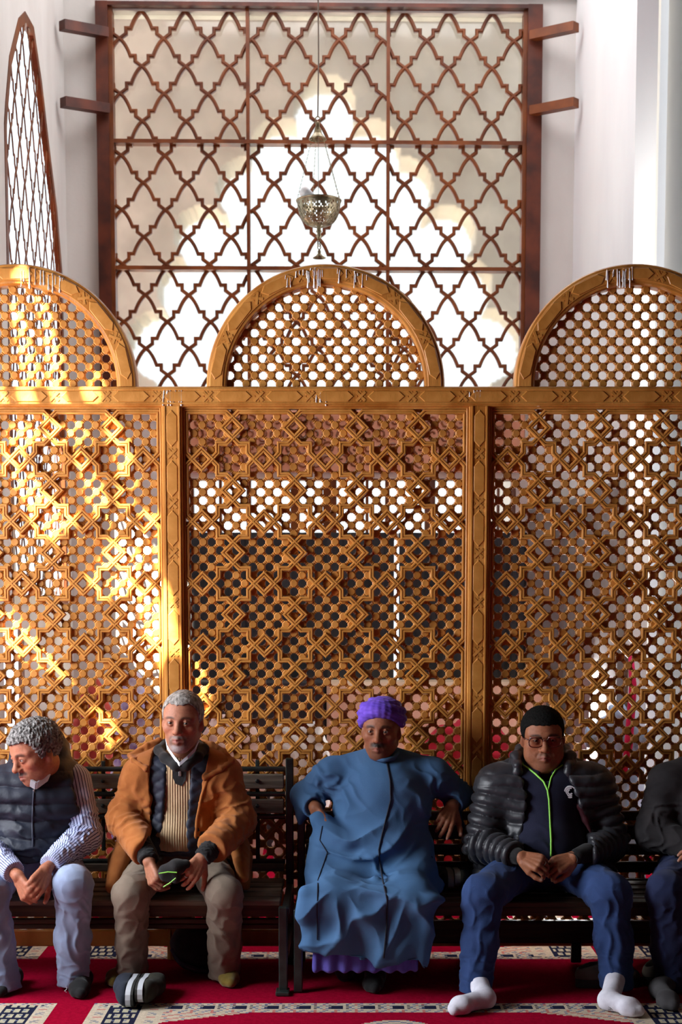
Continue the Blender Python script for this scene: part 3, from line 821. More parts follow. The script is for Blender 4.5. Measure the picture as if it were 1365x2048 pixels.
    V, Fs = sweep2([p for p in poly], [(-.030, -.02), (-.030, .012), (.026, .012), (.026, -.02)], True, frs); recalc(mesh_obj('arch_frame', V, Fs, MATS['window_wood'], w3))
    fpoly = inpoly(poly)
    ogee_lattice(frs, near, far, 1.6, 5.4, 0.115, 0.195, near+.05, 4.3, MATS['window_wood'], w3, w=.0095, dep=.006, inside=lambda y, z: bool(fpoly(np.array([[y]]), np.array([[z]]))[0, 0]))
    V = [(xside(y)-.020, y, z) for y, z in poly]+[(xside(y)-.026, y, z) for y, z in poly]; n = len(poly)
    mesh_obj('window_pane', V, [tuple(range(n)), tuple(range(2*n-1, n-1, -1))]+[(i, n+i, n+(i+1) % n, (i+1) % n) for i in range(n)], MATS['clear_glass'], w3)
    # right wall with a tall arched opening whose white jamb catches the light
    XR = P(1152, 300, YW).x
    jn = PX(1271, 300, XR).y
    op0 = jn-1.2
    def arch(Yv, Z):
        m = (op0+jn)/2; hw_ = (jn-op0)/2
        return ((Yv > op0) & (Yv < jn) & (Z < 4.7)) | (((Yv-m)/(hw_*1.06))**2+((Z-5.05)/.75)**2 < 1)
    wall_with_holes('wall_right', 0, 0.11, ys, yw+.1, 0, 6.3, [arch], WP, rot=lambda Y, d, z: (XR+d, Y, z))
    XO = XR+.62; ya, yb, yc = PX(1303, 300, XO).y, PX(1330, 300, XO).y, PX(1346, 300, XO).y
    b = MB(); b.box((XO, (ya+yb)/2, 3.1), (.08, ya-yb, 6.2)); b.box((XO, yc-1.5, 3.1), (.08, 3.0, 6.2)); tag(b.build('wall_right_outer', WP), kind='structure')
    b = MB(); b.box((XR-.02, (jn+yw)/2+.02, 1.13), (.045, yw-jn-.02, 2.22)); tag(b.build('trim_1', MATS['grey_dado']), kind='structure')
    x2 = q(1062, 1200).x
    b = MB(); b.box(((x2+XR)/2, YW-.02, 1.13), (XR-x2+.05, .06, 2.22)); tag(b.build('trim_2', MATS['grey_dado']), kind='structure')
    # cornice line above the window
    b = MB(); b.box((-.1, YW-.0, zt+.09), (3.6, .06, .06), bev=.01); tag(b.build('trim_3', MATS['white_plaster']), kind='structure')
    b = MB(); b.box((-.1, 1.75, 6.36), (4.6, 4.3, .12)); tag(b.build('ceiling_back', WP), kind='structure')
    b = MB(); b.box((-.1, -.04, 6.12), (6.6, .12, .6)); tag(b.build('trim_4', WP), kind='structure')
    b = MB(); b.box((-.75, 4.9, 6.9), (8.0, 2.4, .12)); tag(b.build('sun_blocker_court', WP), kind='structure')  # unseen slab added to keep sun off the court arch
    b = MB(); b.box((-3.7, 1.2, 6.9), (3.4, 4.6, .12)); tag(b.build('sun_blocker_side', WP), kind='structure')  # unseen slab added to stop sun entering the left window
    b = MB(); b.box((-.7, YW+.30, 6.90), (8.0, .10, 1.0)); tag(b.build('sun_blocker_gap', WP), kind='structure')  # unseen strip added to close a sun gap above the back wall
    # ---- scalloped arch of the court outside, seen through the dusty glass
    YO = 5.6*KS
    cir = [(650, 212, 66)]+[(650+s_*dx, y, r_) for dx, y, r_ in ((88, 300, 66), (154, 376, 66), (244, 470, 62), (274, 575, 66), (326, 690, 76)) for s_ in (1, -1)]
    cw = [(P(x, y, YO).x, P(x, y, YO).z, r_*(YO+DC)/F) for x, y, r_ in cir]
    core = [(P(x, y, YO).x, P(x, y, YO).z) for x, y in ((650, 230), (740, 310), (800, 380), (890, 470), (920, 575), (985, 720), (985, 900), (315, 900), (315, 720), (380, 575), (410, 470), (500, 380), (560, 310))]
    def scal(k):
        def f(X, Z):
            r_ = inpoly(core)(X, Z) | ((np.abs(X-P(650, 800, YO).x) < 330*(YO+DC)/F) & (Z < P(650, 690, YO).z))
            for x, z, rr in cw: r_ = r_ | ((X-x)**2+(Z-z)**2 < (rr*k)**2)
            return r_
        return f
    wall_with_holes('wall_court', YO, 0.46, -2.02, 3.2, 0, 7.2, [scal(.93)], MATS['court_plaster'], cs=.022)
back_room()
# ------------------------------------------------------------------ hanging lamp
def lamp():
    Yl = 1.25*KS; B = MATS['brass']
    def q(x, y): return P(x, y, Yl)
    k = (Yl+DC)/F
    base = q(638, 515)
    root = empty('hanging_lamp', base); tag(root, 'pierced brass bowl lamp hanging on chains before the tall window', 'lamp')
    c0 = q(634, 0); c0.z += 1.2; top = q(636, 232)
    b = MB(); b.tube([c0, q(636, 120)+Vector((.004, 0, 0)), top], .004, 6); b.build('cord', MATS['cord'], root)
    b = MB()
    for i in range(8):
        a = math.pi*2*i/8; b.tube([top+Vector((.013*math.cos(a+t*.8), 0, -.02+.017*math.sin(a+t*.8))) for t in (0, .5, 1)], .003, 5)
    b.build('hook', B, root)
    def z(y): return q(638, y).z
    cx = q(638, 300).x
    b = MB(); b.lathe([(.004, z(243)), (.012, z(246)), (.010, z(252)), (.016, z(258)), (.022, z(268)), (.038, z(276)), (.046, z(279)), (.042, z(279)+.002), (.012, z(262))], (q(636, 260).x, Yl, 0), 20); b.build('bell_cap', B, root, smooth=True)
    zr, zb = z(403), z(452); R_ = 41*k
    # pierced bowl: quads of a lathe with alternate cells opened
    b = MB(); seg, rings = 80, 15; V = []; Fs = []
    for i in range(rings+1):
        a = i/rings*math.pi/2*.93; r = R_*math.cos(a)**.62; zz = zr-(zr-zb)*math.sin(a)
        for s_ in range(seg):
            q_ = 2*math.pi*s_/seg; V.append((cx+r*math.cos(q_), Yl+r*math.sin(q_), zz))
    rng = random.Random(2)
    for i in range(rings):
        for s_ in range(seg):
            if 0 < i < rings-1 and ((i+s_) % 2 == 0 and (s_ % 4 != 3)) and rng.random() < .85: continue
            Fs.append((i*seg+s_, i*seg+(s_+1) % seg, (i+1)*seg+(s_+1) % seg, (i+1)*seg+s_))
    b.add(V, Fs); o = b.build('bowl', B, root)
    md = o.modifiers.new('t', 'SOLIDIFY'); md.thickness = .003
    b = MB(); b.lathe([(R_*.97, zr-.004), (R_*1.07, zr-.002), (R_*1.09, zr+.004), (R_*.98, zr+.005), (R_*.95, zr)], (cx, Yl, 0), 32); b.build('rim', B, root, smooth=True)
    for j, a in enumerate((math.pi*1.02, -.35, .12, 1.9)):
        p1 = Vector((cx+R_*1.04*math.cos(a), Yl+R_*1.04*math.sin(a), zr)); p0 = Vector((q(636, 260).x+.03*math.cos(a), Yl+.03*math.sin(a), z(278)))
        b = MB(); n = 17
        for i in range(n):
            t0, t1 = i/n, (i+.78)/n; s0, s1 = p0.lerp(p1, t0), p0.lerp(p1, t1); side = Vector((.0022, .0022, 0)) if i % 2 else Vector((.002, -.002, 0))
            b.tube([s0, s0.lerp(s1, .3)+side, s0.lerp(s1, .7)+side, s1], .0011, 4, False); b.tube([s0, s0.lerp(s1, .3)-side, s0.lerp(s1, .7)-side, s1], .0011, 4, False)
        b.build('chain', B, root)
    b = MB(); p = q(640, 300); b.tube([Vector((q(637, 270).x, Yl, z(270))), Vector((cx-.002, Yl, z(398)))], .0016, 5); b.build('wire', MATS['cord'], root)
    # bulb lying in the bowl
    a = q(612, 386); d = (q(640, 404)-a).normalized()
    M = d.to_track_quat('Z', 'Y').to_matrix()
    b = MB(); b.lathe([(0, -.030), (.014, -.029), (.024, -.022), (.0275, -.010), (.027, 0)], a, 20, M); bu = b.build('bulb', MATS['bulb_glass'], root, smooth=True)
    b = MB(); b.lathe([(.0275, 0), (.026, .012), (.020, .036), (.017, .048), (.017, .060), (.012, .066), (0, .068)], a, 20, M); b.build('bulb_base', MATS['bulb_base'], bu, smooth=True)
    b = MB(); b.lathe([(.012, zb+.006), (.010, z(460)), (.015, z(463)), (.008, z(467)), (.016, z(473)), (.006, z(478))], (cx, Yl, 0), 16); b.build('finial', B, root, smooth=True)
    b = MB()
    for i, yy in enumerate((482, 488, 494)):
        c = Vector((cx+.001, Yl, z(yy))); b.tube([c+Vector((.008*math.cos(t), .006*math.cos(t)*(i % 2), .0125*math.sin(t))) for t in [math.pi*2*u/10 for u in range(11)]], .0024, 5)
    b.build('link', B, root)
    b = MB(); b.lathe([(.004, z(499)), (.009, z(503)), (.008, z(507)), (.018, z(512)), (.034, z(516)), (.031, z(516)), (.006, z(508))], (cx+.002, Yl, 0), 18); b.build('lower_bell', B, root, smooth=True)
lamp()
# ------------------------------------------------------------------ signed-distance sculpting: smooth figures and cloth as single surfaces
def V3(p): return np.array(p, float)
def rot3(rx=0, ry=0, rz=0): return np.array(Euler((R(rx), R(ry), R(rz))).to_matrix())
class Sculpt:
    def __init__(s): s.ops = []
    def add(s, fn, c, rad, mode='u', k=0.02): s.ops.append((fn, V3(c), float(rad), mode, k)); return s
    def ell(s, c, r, k=.02, rot=None, mode='u', M=None):
        c = V3(c); r = V3(r); Rm = rot
        def fn(p):
            q = p-c
            if Rm is not None: q = q @ Rm
            a = q/r; k0 = np.sqrt((a*a).sum(1)); b = a/r; k1 = np.sqrt((b*b).sum(1))+1e-9
            return k0*(k0-1)/k1
        return s.add(fn, c, r.max(), mode, k)
    def cone(s, a, b, ra, rb, k=.02, mode='u', rip=None, flat=None):
        """tapered limb; rip(h,ang-free p)->extra radius; flat=(axis,scale) squashes the section"""
        a = V3(a); b = V3(b); ba = b-a; L2 = ba@ba+1e-12
        if flat is not None: fx = V3(flat[0])/np.linalg.norm(flat[0]); fs = flat[1]
        def fn(p):
            pa = p-a; h = np.clip((pa@ba)/L2, 0, 1)
            q = pa-h[:, None]*ba
            if flat is not None: q = q+np.outer(q@fx, fx)*(1/fs-1)
            rr = ra+(rb-ra)*h
            if rip is not None: rr = rr+rip(h, p)
            d = np.sqrt((q*q).sum(1))-rr
            return d*(min(1, flat[1]) if flat is not None else 1)
        return s.add(fn, (a+b)/2, np.sqrt(L2)/2+max(ra, rb)*(max(1, flat[1]) if flat is not None else 1)+.02, mode, k)
    def chain(s, pts, rs, k=.02, mode='u', rip=None, flat=None):
        for i in range(len(pts)-1): s.cone(pts[i], pts[i+1], rs[i], rs[i+1], k, mode, rip, flat)
        return s
    def box(s, c, half, r=.01, k=.02, rot=None, mode='u'):
        c = V3(c); hf = V3(half)-r
        def fn(p):
            q = p-c
            if rot is not None: q = q @ rot
            q = np.abs(q)-hf
            return np.sqrt((np.maximum(q, 0)**2).sum(1))+np.minimum(q.max(1), 0)-r
        return s.add(fn, c, np.linalg.norm(half), mode, k)
    def cut(s, pt, n, k=.004):
        pt = V3(pt); n = V3(n)/np.linalg.norm(n)
        return s.add(lambda p: (p-pt)@n, pt, 1e6, 'i', k)
    def warp(s, fn, c=(0, 0, 0), rad=1e6): return s.add(fn, c, rad, 'd', 0)
    def ev(s, p, c=None, rad=1e9, band=0.03, disp=False):
        d = np.full(len(p), 0.5)
        for fn, oc, orad, mode, k in s.ops:
            if c is not None and orad < 1e5:
                if np.linalg.norm(oc-c)-orad > rad+band+k: continue
            if mode == 'd':
                if disp and (orad > 1e5 or np.linalg.norm(oc-p[0]) < orad): d = d+fn(p)
                continue                        # reliefs are applied to the finished surface
            e = fn(p)
            if mode == 'u':
                if k > 0:
                    h = np.clip(.5+.5*(d-e)/k, 0, 1); d = d+(e-d)*h-k*h*(1-h)
                else: d = np.minimum(d, e)
            elif mode == 's':
                e = -e; h = np.clip(.5-.5*(d-e)/k, 0, 1); d = d+(e-d)*h+k*h*(1-h)
            elif mode == 'i':
                h = np.clip(.5-.5*(d-e)/k, 0, 1); d = d+(e-d)*h+k*h*(1-h)
        return d
    def bounds(s):
        lo = np.full(3, 1e9); hi = -lo
        for fn, c, r, mode, k in s.ops:
            if mode == 'u': lo = np.minimum(lo, c-r-.02); hi = np.maximum(hi, c+r+.02)
        return lo, hi
    def mesh(s, h, lo=None, hi=None):
        l, u = s.bounds()
        if lo is not None: l = np.maximum(l, lo)
        if hi is not None: u = np.minimum(u, hi)
        n = 14; B = n*h
        nb = np.ceil((u-l)/B).astype(int)+1
        I = np.stack(np.meshgrid(*[np.arange(x) for x in nb], indexing='ij'), -1).reshape(-1, 3)
        cen = l+(I+.5)*B; rad = B*math.sqrt(3)/2
        # coarse cull, coarse chunks of blocks
        keep = np.zeros(len(I), bool)
        gid = (I//4); key = gid[:, 0]*10000+gid[:, 1]*100+gid[:, 2]
        for kk in np.unique(key):
            m = key == kk; pc = cen[m]; cc = (pc.min(0)+pc.max(0))/2
            dd = s.ev(pc, cc, B*2.6*1.75, rad*1.9)
            keep[m] = np.abs(dd) < rad*1.75
        I = I[keep]
        g = np.stack(np.meshgrid(*[np.arange(n+1)]*3, indexing='ij'), -1).reshape(-1, 3)
        ids = []; pos = []; edges = []
        N3 = (nb*n+2).astype(np.int64)
        def cid(c): return (c[..., 0]*N3[1]+c[..., 1])*N3[2]+c[..., 2]
        for b in I:
            base = b*n; p = l+(base+g)*h
            v = s.ev(p, l+(base+n/2)*h, rad).reshape(n+1, n+1, n+1)
            ins = v < 0
            if ins.all() or not ins.any(): continue
            c8 = [ins[i:n+i, j:n+j, k:n+k] for i in (0, 1) for j in (0, 1) for k in (0, 1)]
            cnt = sum(c.astype(np.int8) for c in c8)
            act = (cnt > 0) & (cnt < 8)
            ac = np.argwhere(act)
            if len(ac):
                acc = np.zeros((len(ac), 3)); num = np.zeros(len(ac))
                for ax in range(3):
                    o = [0, 1]
                    for q in o:
                        for w in o:
                            off0 = np.insert(np.array((q, w)), ax, 0); off1 = off0.copy(); off1[ax] = 1
                            a0 = ac+off0; a1 = ac+off1
                            f0 = v[a0[:, 0], a0[:, 1], a0[:, 2]]; f1 = v[a1[:, 0], a1[:, 1], a1[:, 2]]
                            m = (f0 < 0) != (f1 < 0)
                            t = np.where(m, f0/(f0-f1+1e-30), 0)
                            pt = a0.astype(float); pt[:, ax] += t
                            acc += np.where(m[:, None], pt, 0); num += m
                pos.append(l+(base+acc/num[:, None])*h); ids.append(cid(ac+base))
            for ax in range(3):
                s0 = [slice(0, n)]*3; s1 = list(s0); s1[ax] = slice(1, n+1)
                m = ins[tuple(s0)] != ins[tuple(s1)]
                e = np.argwhere(m)
                if len(e): edges.append((ax, e+base, ins[tuple(s0)][m]))
        ids = np.concatenate(ids); pos = np.concatenate(pos)
        o = np.argsort(ids); ids = ids[o]; pos = pos[o]
        Q = []
        for ax, e, sg in edges:
            u_, w_ = [(1, 2), (2, 0), (0, 1)][ax]
            cs = []
            for du, dw in ((-1, -1), (0, -1), (0, 0), (-1, 0)):
                c = e.copy(); c[:, u_] += du; c[:, w_] += dw; cs.append(c)
            ok = np.all([(c >= 0).all(1) for c in cs], 0)
            ci = np.stack([cid(c) for c in cs], 1); ix = np.clip(np.searchsorted(ids, ci), 0, len(ids)-1)
            ok &= (ids[ix] == ci).all(1)
            q = ix[ok]; sgn = sg[ok]
            q = np.where(sgn[:, None], q, q[:, ::-1]); Q.append(q)
        Q = np.concatenate(Q)
        for fn, oc, orad, mode, k in s.ops:
            if mode != 'd': continue
            m = np.linalg.norm(pos-oc, axis=1) < orad if orad < 1e5 else np.ones(len(pos), bool)
            if not m.any(): continue
            fnv = np.cross(pos[Q[:, 2]]-pos[Q[:, 0]], pos[Q[:, 3]]-pos[Q[:, 1]]); nv = np.zeros_like(pos)
            for c in range(4):
                for a in range(3): nv[:, a] += np.bincount(Q[:, c], fnv[:, a], len(pos))
            nv /= np.linalg.norm(nv, axis=1)[:, None]+1e-12
            pos[m] -= nv[m]*fn(pos[m])[:, None]
        return pos, Q
def hash_noise(p, f, seed=0):
    """cheap smooth pseudo-noise, -1..1"""
    r = np.random.RandomState(seed); d = np.zeros(len(p)); q = p*f
    for i in range(4):
        a = r.randn(3); a /= np.linalg.norm(a); b = r.randn(3); b /= np.linalg.norm(b)
        d += np.sin((q@a)*6.283+1.7*np.sin((q@b)*5.1+r.rand()*6)+r.rand()*6)
    return d/4
def folds(p, f, direction, seed=0, warp=1.2):
    """ridged cloth creases running across `direction`"""
    d = V3(direction); d = d/np.linalg.norm(d)
    n = hash_noise(p, f*.45, seed)
    return (1-np.abs(np.sin((p@d)*f*3.1416+warp*n*2.2)))**1.4*1.1-.28
def skin_to_obj(name, sc_, h, mat, parent, colf=None, attrs=None, lo=None, hi=None, label=None):
    if parent is not None and parent.name.startswith('person'): 
        sc_.cut((0, -.083, 0), (0, 1, 0), .012); sc_.cut((0, 0, .0035), (0, 0, -1), .004)          # backs flatten against the bench, nothing under the floor
        zs = .387 if parent.location.x < -.3 else .375
        if name != 'sock': sc_.box((0, -.24, zs-.045), (4, .255, .045), .002, .004, None, 's')      # thighs flatten on the seat
    V, Q = sc_.mesh(h, lo, hi)
    if parent is not None and parent.name.startswith('person'):
        V[:, 1] = np.minimum(V[:, 1], -.0795); V[:, 2] = np.maximum(V[:, 2], .0030)
        if name != 'sock':
            m = (V[:, 1] > -.497) & (V[:, 2] < zs+.001); a = m & (V[:, 2] > zs-.045); V[a, 2] = zs+.001
            b = m & ~a & (V[:, 2] > zs-.095) & (V[:, 1] < -.38); V[b, 1] = -.498
    me = np_mesh(name, V, Q, mat, True)
    if colf is not None:
        C = np.ones((len(V), 4), np.float32); C[:, :3] = colf(V)
        a = me.attributes.new('Col', 'FLOAT_COLOR', 'POINT'); a.data.foreach_set('color', C.ravel())
    for nm, fn in (attrs or {}).items():
        a = me.attributes.new(nm, 'FLOAT', 'POINT'); a.data.foreach_set('value', fn(V).astype(np.float32))
    return link_mesh(name, me, parent, label=label)
# ------------------------------------------------------------------ heads and hands
class Head:
    def __init__(s, pos, yaw=0, pitch=0, roll=0, sc_=1.0, wide=1.0, jaw=0.0, jowl=0.0, frown=.001, open_=0.0):
        """yaw>0 turns the face to picture-left, pitch>0 looks down, roll>0 tips the crown to picture-right"""
        s.o = V3(pos); s.k = sc_; s.wide = wide; s.jaw = jaw; s.jowl = jowl; s.frown = frown; s.open = open_
        s.M = np.array((Matrix.Rotation(R(-yaw), 3, 'Z') @ Matrix.Rotation(R(roll), 3, 'Y') @ Matrix.Rotation(R(pitch), 3, 'X')))
    def W(s, q): q = V3(q)*np.array((s.wide, 1, 1)); return s.o+s.M@(q*s.k)
    def L(s, p): return ((p-s.o)@s.M)/s.k/np.array((s.wide, 1, 1))
    def add(s, S):
        k = s.k; W = s.W; M = s.M
        def E(c, r, kk, mode='u', rot=None):
            S.ell(W(c), np.array(r)*k*np.array((s.wide, 1, 1)), kk*k, M if rot is None else M@rot, mode)
        def C(a, b, ra, rb, kk, mode='u'): S.cone(W(a), W(b), ra*k, rb*k, kk*k, mode)
        jl = -s.jaw
        E((0, .018, .032), (.075, .094, .080), .02)
        E((0, -.020, .030), (.066, .070, .066), .03)
        E((0, -.030, -.030), (.062, .058, .075), .03)
        for x in (-1, 1):
            C((x*.049, .010, -.055+jl), (x*.022, -.058, -.096+jl), .021, .018, .035)
            E((x*.045, -.052, -.026), (.021, .024, .018), .022)
            if s.jowl: E((x*.044, -.040, -.066), (.028, .034, .036), .03)
        E((0, -.068, -.098+jl), (.023, .020, .018), .022)
        E((0, -.066, -.066), (.036, .026, .027), .022)
        for x in (-1, 1):
            C((x*.050, -.062, .019), (x*.012, -.083, .016), .010, .0105, .016)
            E((x*.031, -.095, -.001), (.0205, .0145, .0115), .014, 's')
            E((x*.031, -.0735, -.001), (.0168, .0163, .0150), .007)
            C((x*.044, -.077, -.001), (x*.031, -.0875, .0075), .0030, .0036, .004); C((x*.031, -.0875, .0075), (x*.018, -.083, .000), .0036, .0030, .004)
            C((x*.043, -.078, -.006), (x*.030, -.0865, -.0088), .0030, .0034, .005); C((x*.030, -.0865, -.0088), (x*.018, -.083, -.004), .0034, .0028, .005)
        for x in (-1, 1): E((x*.031, -.0920, -.0008), (.0138, .0080, .0037), .0016, 's')
        C((0, -.082, .014), (0, -.103, -.026), .0095, .0115, .012)
        E((0, -.108, -.034), (.0135, .0135, .0120), .009)
        for x in (-1, 1):
            E((x*.0140, -.096, -.0385), (.0085, .0110, .0080), .006)
            E((x*.0070, -.105, -.0455), (.0042, .0058, .0045), .003, 's')
        f = s.frown
        for x in (-1, 1):
            C((x*.022, -.0835, -.0690-f), (0, -.0955, -.0635), .0034, .0062, .008)
            C((x*.018, -.0840, -.0745-f), (0, -.0935, -.0770), .0044, .0072, .008)
            C((x*.0225, -.0900, -.0710-f), (0, -.1010, -.0700), .0012, .0020+s.open, .0028, 's')
        for x in (-1, 1):   # ears, nasolabial fold
            rr = np.array(Euler((R(-12), 0, R(x*22))).to_matrix())
            E((x*.0745, .014, -.010), (.0085, .0190, .0300), .010, 'u', rr)
            E((x*.0830, .009, -.004), (.0060, .0105, .0185), .006, 's', rr)
            E((x*.073, .006, -.020), (.008, .010, .022), .010)
            C((x*.019, -.096, -.040), (x*.030, -.087, -.062), .0018, .0012, .009, 's')
        return S
    def neck(s, S, base, r0=.052, r1=.060):
        S.cone(s.W((0, .030, -.060)), base, r0*s.k, r1*s.k, .03); return S
    def colour(s, p, skin, lip=(.30, .085, .065), brow=(.02, .015, .012), beard=None, stub=None, brow_w=1.0, gaze=0):
        q = s.L(p); x, y, z = q[:, 0], q[:, 1], q[:, 2]; ax = np.abs(x); fr = y < -.045
        C = np.broadcast_to(V3(skin), (len(p), 3)).copy()
        n = hash_noise(q, 30, 3)*.5+hash_noise(q, 70, 5)*.5
        C *= (1+.10*n[:, None])
        def mix(m, c, a=1.0):
            m = np.clip(m, 0, 1)[:, None]*a; C[:] = C*(1-m)+V3(c)*m
        red = np.exp(-((ax-.040)/.018)**2-((z+.030)/.018)**2)*fr+np.exp(-(x/.013)**2-((z+.036)/.012)**2)*(y < -.09)
        mix(red*.30, V3(skin)*np.array((1.1, .72, .62)))
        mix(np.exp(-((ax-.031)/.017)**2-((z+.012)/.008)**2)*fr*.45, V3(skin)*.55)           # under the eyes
        if stub is not None:
            m = fr*np.clip((-.045-z)/.02, 0, 1)*np.clip(1.15-((x/.058)**2), 0, 1); mix(m*(.55+.25*n), stub)
        lipm = np.exp(-((ax)/.0205)**4)*np.exp(-((z+.0705)/.0082)**4)*(y < -.082)
        mix(lipm, lip, .85)
        b0 = .0205-.0045*np.clip((ax-.030)/.02, -1, 1)**2
        bm = np.exp(-((z-b0)/(.0052*brow_w))**4)*np.exp(-((ax-.032)/.0205)**6)*(y < -.055); mix(bm*(.8+.2*n), brow)
        if beard is not None:
            for fn, c, a in beard: mix(fn(x, y, z, n), c, a)
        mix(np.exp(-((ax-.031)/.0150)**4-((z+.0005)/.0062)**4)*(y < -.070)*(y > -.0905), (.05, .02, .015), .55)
        return C
    def eyes(s, parent, iris=(.03, .015, .008), gaze=(0, 0), lid=0.0):
        for x in (-1, 1):
            c = s.W((x*.031, -.0750, -.0008)); r = .0146*s.k
            b = MB(); b.ball(c, r, 18, 12); eo = b.build('eye', MATS['eye_white'], parent, True)
            f = s.M@V3((gaze[0], -1, gaze[1])); f /= np.linalg.norm(f)
            b = MB(); b.ball(V3(c)+f*(r-.0054*s.k), .0067*s.k, 18, 10); b.build('iris', MATS['eye_iris'], eo, True)
    def hair(s, mat, parent, zline, c=(.10, .09, .085), curl=0.0, seed=0, colf=None, h=.0034, thick=.006, hf=90, receding=.0, name='hair'):
        """cap of hair over the skull, cut by a hairline"""
        S = Sculpt(); k = s.k
        S.ell(s.W((0, .019, .032)), np.array((.075+thick, .094+thick, .080+thick*1.15))*k*np.array((s.wide, 1, 1)), .02*k, s.M)
        S.ell(s.W((0, -.019, .032)), np.array((.066+thick*.8, .069+thick*.6, .066+thick))*k*np.array((s.wide, 1, 1)), .03*k, s.M)
        def cutf(p):
            q = s.L(p); x, y, z = q[:, 0], q[:, 1], q[:, 2]
            # hairline height as a function of front-back position
            t = np.clip((y+.085)/.10, 0, 1)
            line = np.interp(y, [-.2, -.064, -.046, -.030, -.006, .012, .060], [zline, zline, zline-.020, -.012, -.020, -.030, -.068])
            line = line+receding*np.exp(-((np.abs(x)-.042)/.016)**2)*(y < -.03)+.0015*np.sin(x*260)
            return (line-z)*k
        S.add(cutf, s.o, 1e6, 'i', .003)
        S.warp(lambda p: -(hash_noise(p-s.o, hf, seed)*.0018+hash_noise(p-s.o, hf*2.3, seed+1)*.0011)*(1+curl))
        return skin_to_obj(name, S, h, mat, parent, colf)
def hand_fn(wrist, fwd, back, thumb_side, curls=((25, 30, 20),)*4, spread=(8, 2, -4, -10), thumb=(35, 15, 20, 15), sc_=1.0):
    """one hand: palm and five separate fingers. fwd: wrist->knuckles, back: out of the back of the hand, thumb_side +-1.
    curls: per finger three bend angles; thumb: (out, down, bend1, bend2). returns (distance function, centre, radius, nail points)"""
    k = sc_; X = Vector(fwd).normalized(); Z = Vector(back); Z = (Z-X*Z.dot(X)).normalized(); Y = Z.cross(X)*thumb_side
    O = Vector(wrist)
    def W(q): return V3(O+(X*q[0]+Y*q[1]+Z*q[2])*k)
    fing = []; nails = []
    for i, (y, L, r, x0) in enumerate(((.029, .070, .0090, .088), (.0095, .078, .0092, .092), (-.0105, .072, .0088, .089), (-.029, .057, .0078, .081))):
        p = Vector((x0, y, .002)); a = R(spread[i]); pts = [p]; rs = [r*1.10]; bend = 0
        for j, f in enumerate((.46, .30, .24)):
            bend += R(curls[i][j])
            d = Vector((math.cos(a)*math.cos(bend), math.sin(a)*math.cos(bend), -math.sin(bend)))
            p = p+d*(L*f); pts.append(p); rs.append(r*(1.0, .92, .78)[j])
        fing.append(([W(q) for q in pts], [q*k for q in rs]))
        nd = Vector((math.cos(a)*-math.sin(bend)*-1*0+math.sin(bend)*math.cos(a), math.sin(a)*math.sin(bend), math.cos(bend)))
        nails.append(W(pts[3]+nd*r*.6))
    t0 = Vector((.022, .026, -.006)); a, dn = R(thumb[0]), R(thumb[1])
    d = Vector((math.cos(a)*math.cos(dn), math.sin(a)*math.cos(dn), -math.sin(dn)))
    p1 = t0+d*.042; a2 = a-R(thumb[2]); d2 = Vector((math.cos(a2)*math.cos(dn), math.sin(a2)*math.cos(dn), -math.sin(dn))); p2 = p1+d2*.034
    a3 = a2-R(thumb[3]); d3 = Vector((math.cos(a3)*math.cos(dn), math.sin(a3)*math.cos(dn), -math.sin(dn))); p3 = p2+d3*.026
    th = ([W(q) for q in (t0, p1, p2, p3)], [q*k for q in (.0160, .0125, .0108, .0088)]); nails.append(W(p3+Vector((0, 0, .006))))
    def seg(p, a, b, ra, rb):
        ba = b-a; pa = p-a; h = np.clip((pa@ba)/(ba@ba), 0, 1); q = pa-h[:, None]*ba
        return np.sqrt((q*q).sum(1))-(ra+(rb-ra)*h)
    def sm(d, e, kk):
        h = np.clip(.5+.5*(d-e)/kk, 0, 1); return d+(e-d)*h-kk*h*(1-h)
    Mx = np.stack([V3(X), V3(Y), V3(Z)], 1)
    def fn(p):
        q = ((p-V3(O))@Mx)/k
        # palm: rounded, tapering slab
        x = q[:, 0]; w = .026+.0155*np.clip((x-.005)/.06, 0, 1); t = .0135-.0022*np.clip(x/.09, 0, 1)
        dx = np.maximum(np.abs(x-.046)-.040, 0); dy = np.maximum(np.abs(q[:, 1])-(w-.011), 0); dz = np.maximum(np.abs(q[:, 2])-(t-.0105), 0)
        palm = (np.sqrt(dx*dx+dy*dy+dz*dz)-.0105)*k
        # metacarpal heads show as knuckles; heel of the thumb
        for i, yy in enumerate((.029, .0095, -.0105, -.029)):
            palm = sm(palm, seg(p, W((.030, yy*.55, .006)), W(((.086, .090, .087, .079)[i], yy, .0045)), .0075*k, .0092*k), .006*k)
        palm = sm(palm, seg(p, W((.012, .016, -.008)), th[0][1], .0165*k, .0125*k), .012*k)
        d = palm
        tt = None
        for pts, rs in fing:
            f = None
            for i in range(3):
                e = seg(p, pts[i], pts[i+1], rs[i], rs[i+1]); f = e if f is None else sm(f, e, .003*k)
            d = np.minimum(d, sm(palm, f, .007*k)) if tt is not None else sm(palm, f, .007*k); tt = 1
        f = None
        for i in range(3):
            e = seg(p, th[0][i], th[0][i+1], th[1][i], th[1][i+1]); f = e if f is None else sm(f, e, .004*k)
        return np.minimum(d, sm(palm, f, .008*k))
    return fn, W((.085, .0, -.02)), .15*k, nails, W, fing
def hand_colour(C, p, nails, skin):
    for n in nails:
        d2 = ((p-n)**2).sum(1); m = np.clip(1.6-np.sqrt(d2)/.0052, 0, 1)[:, None]*.7
        C[:] = C*(1-m)+V3((.52, .33, .27))*m
plain_mat('eye_white', (.26, .22, .195), .35); plain_mat('eye_iris', (.018, .010, .006), .12)
attr_mat('skin', 0.52, 0.35, (350, 350, 350), 0.30, 0.06, mott=.25, mscale=120)
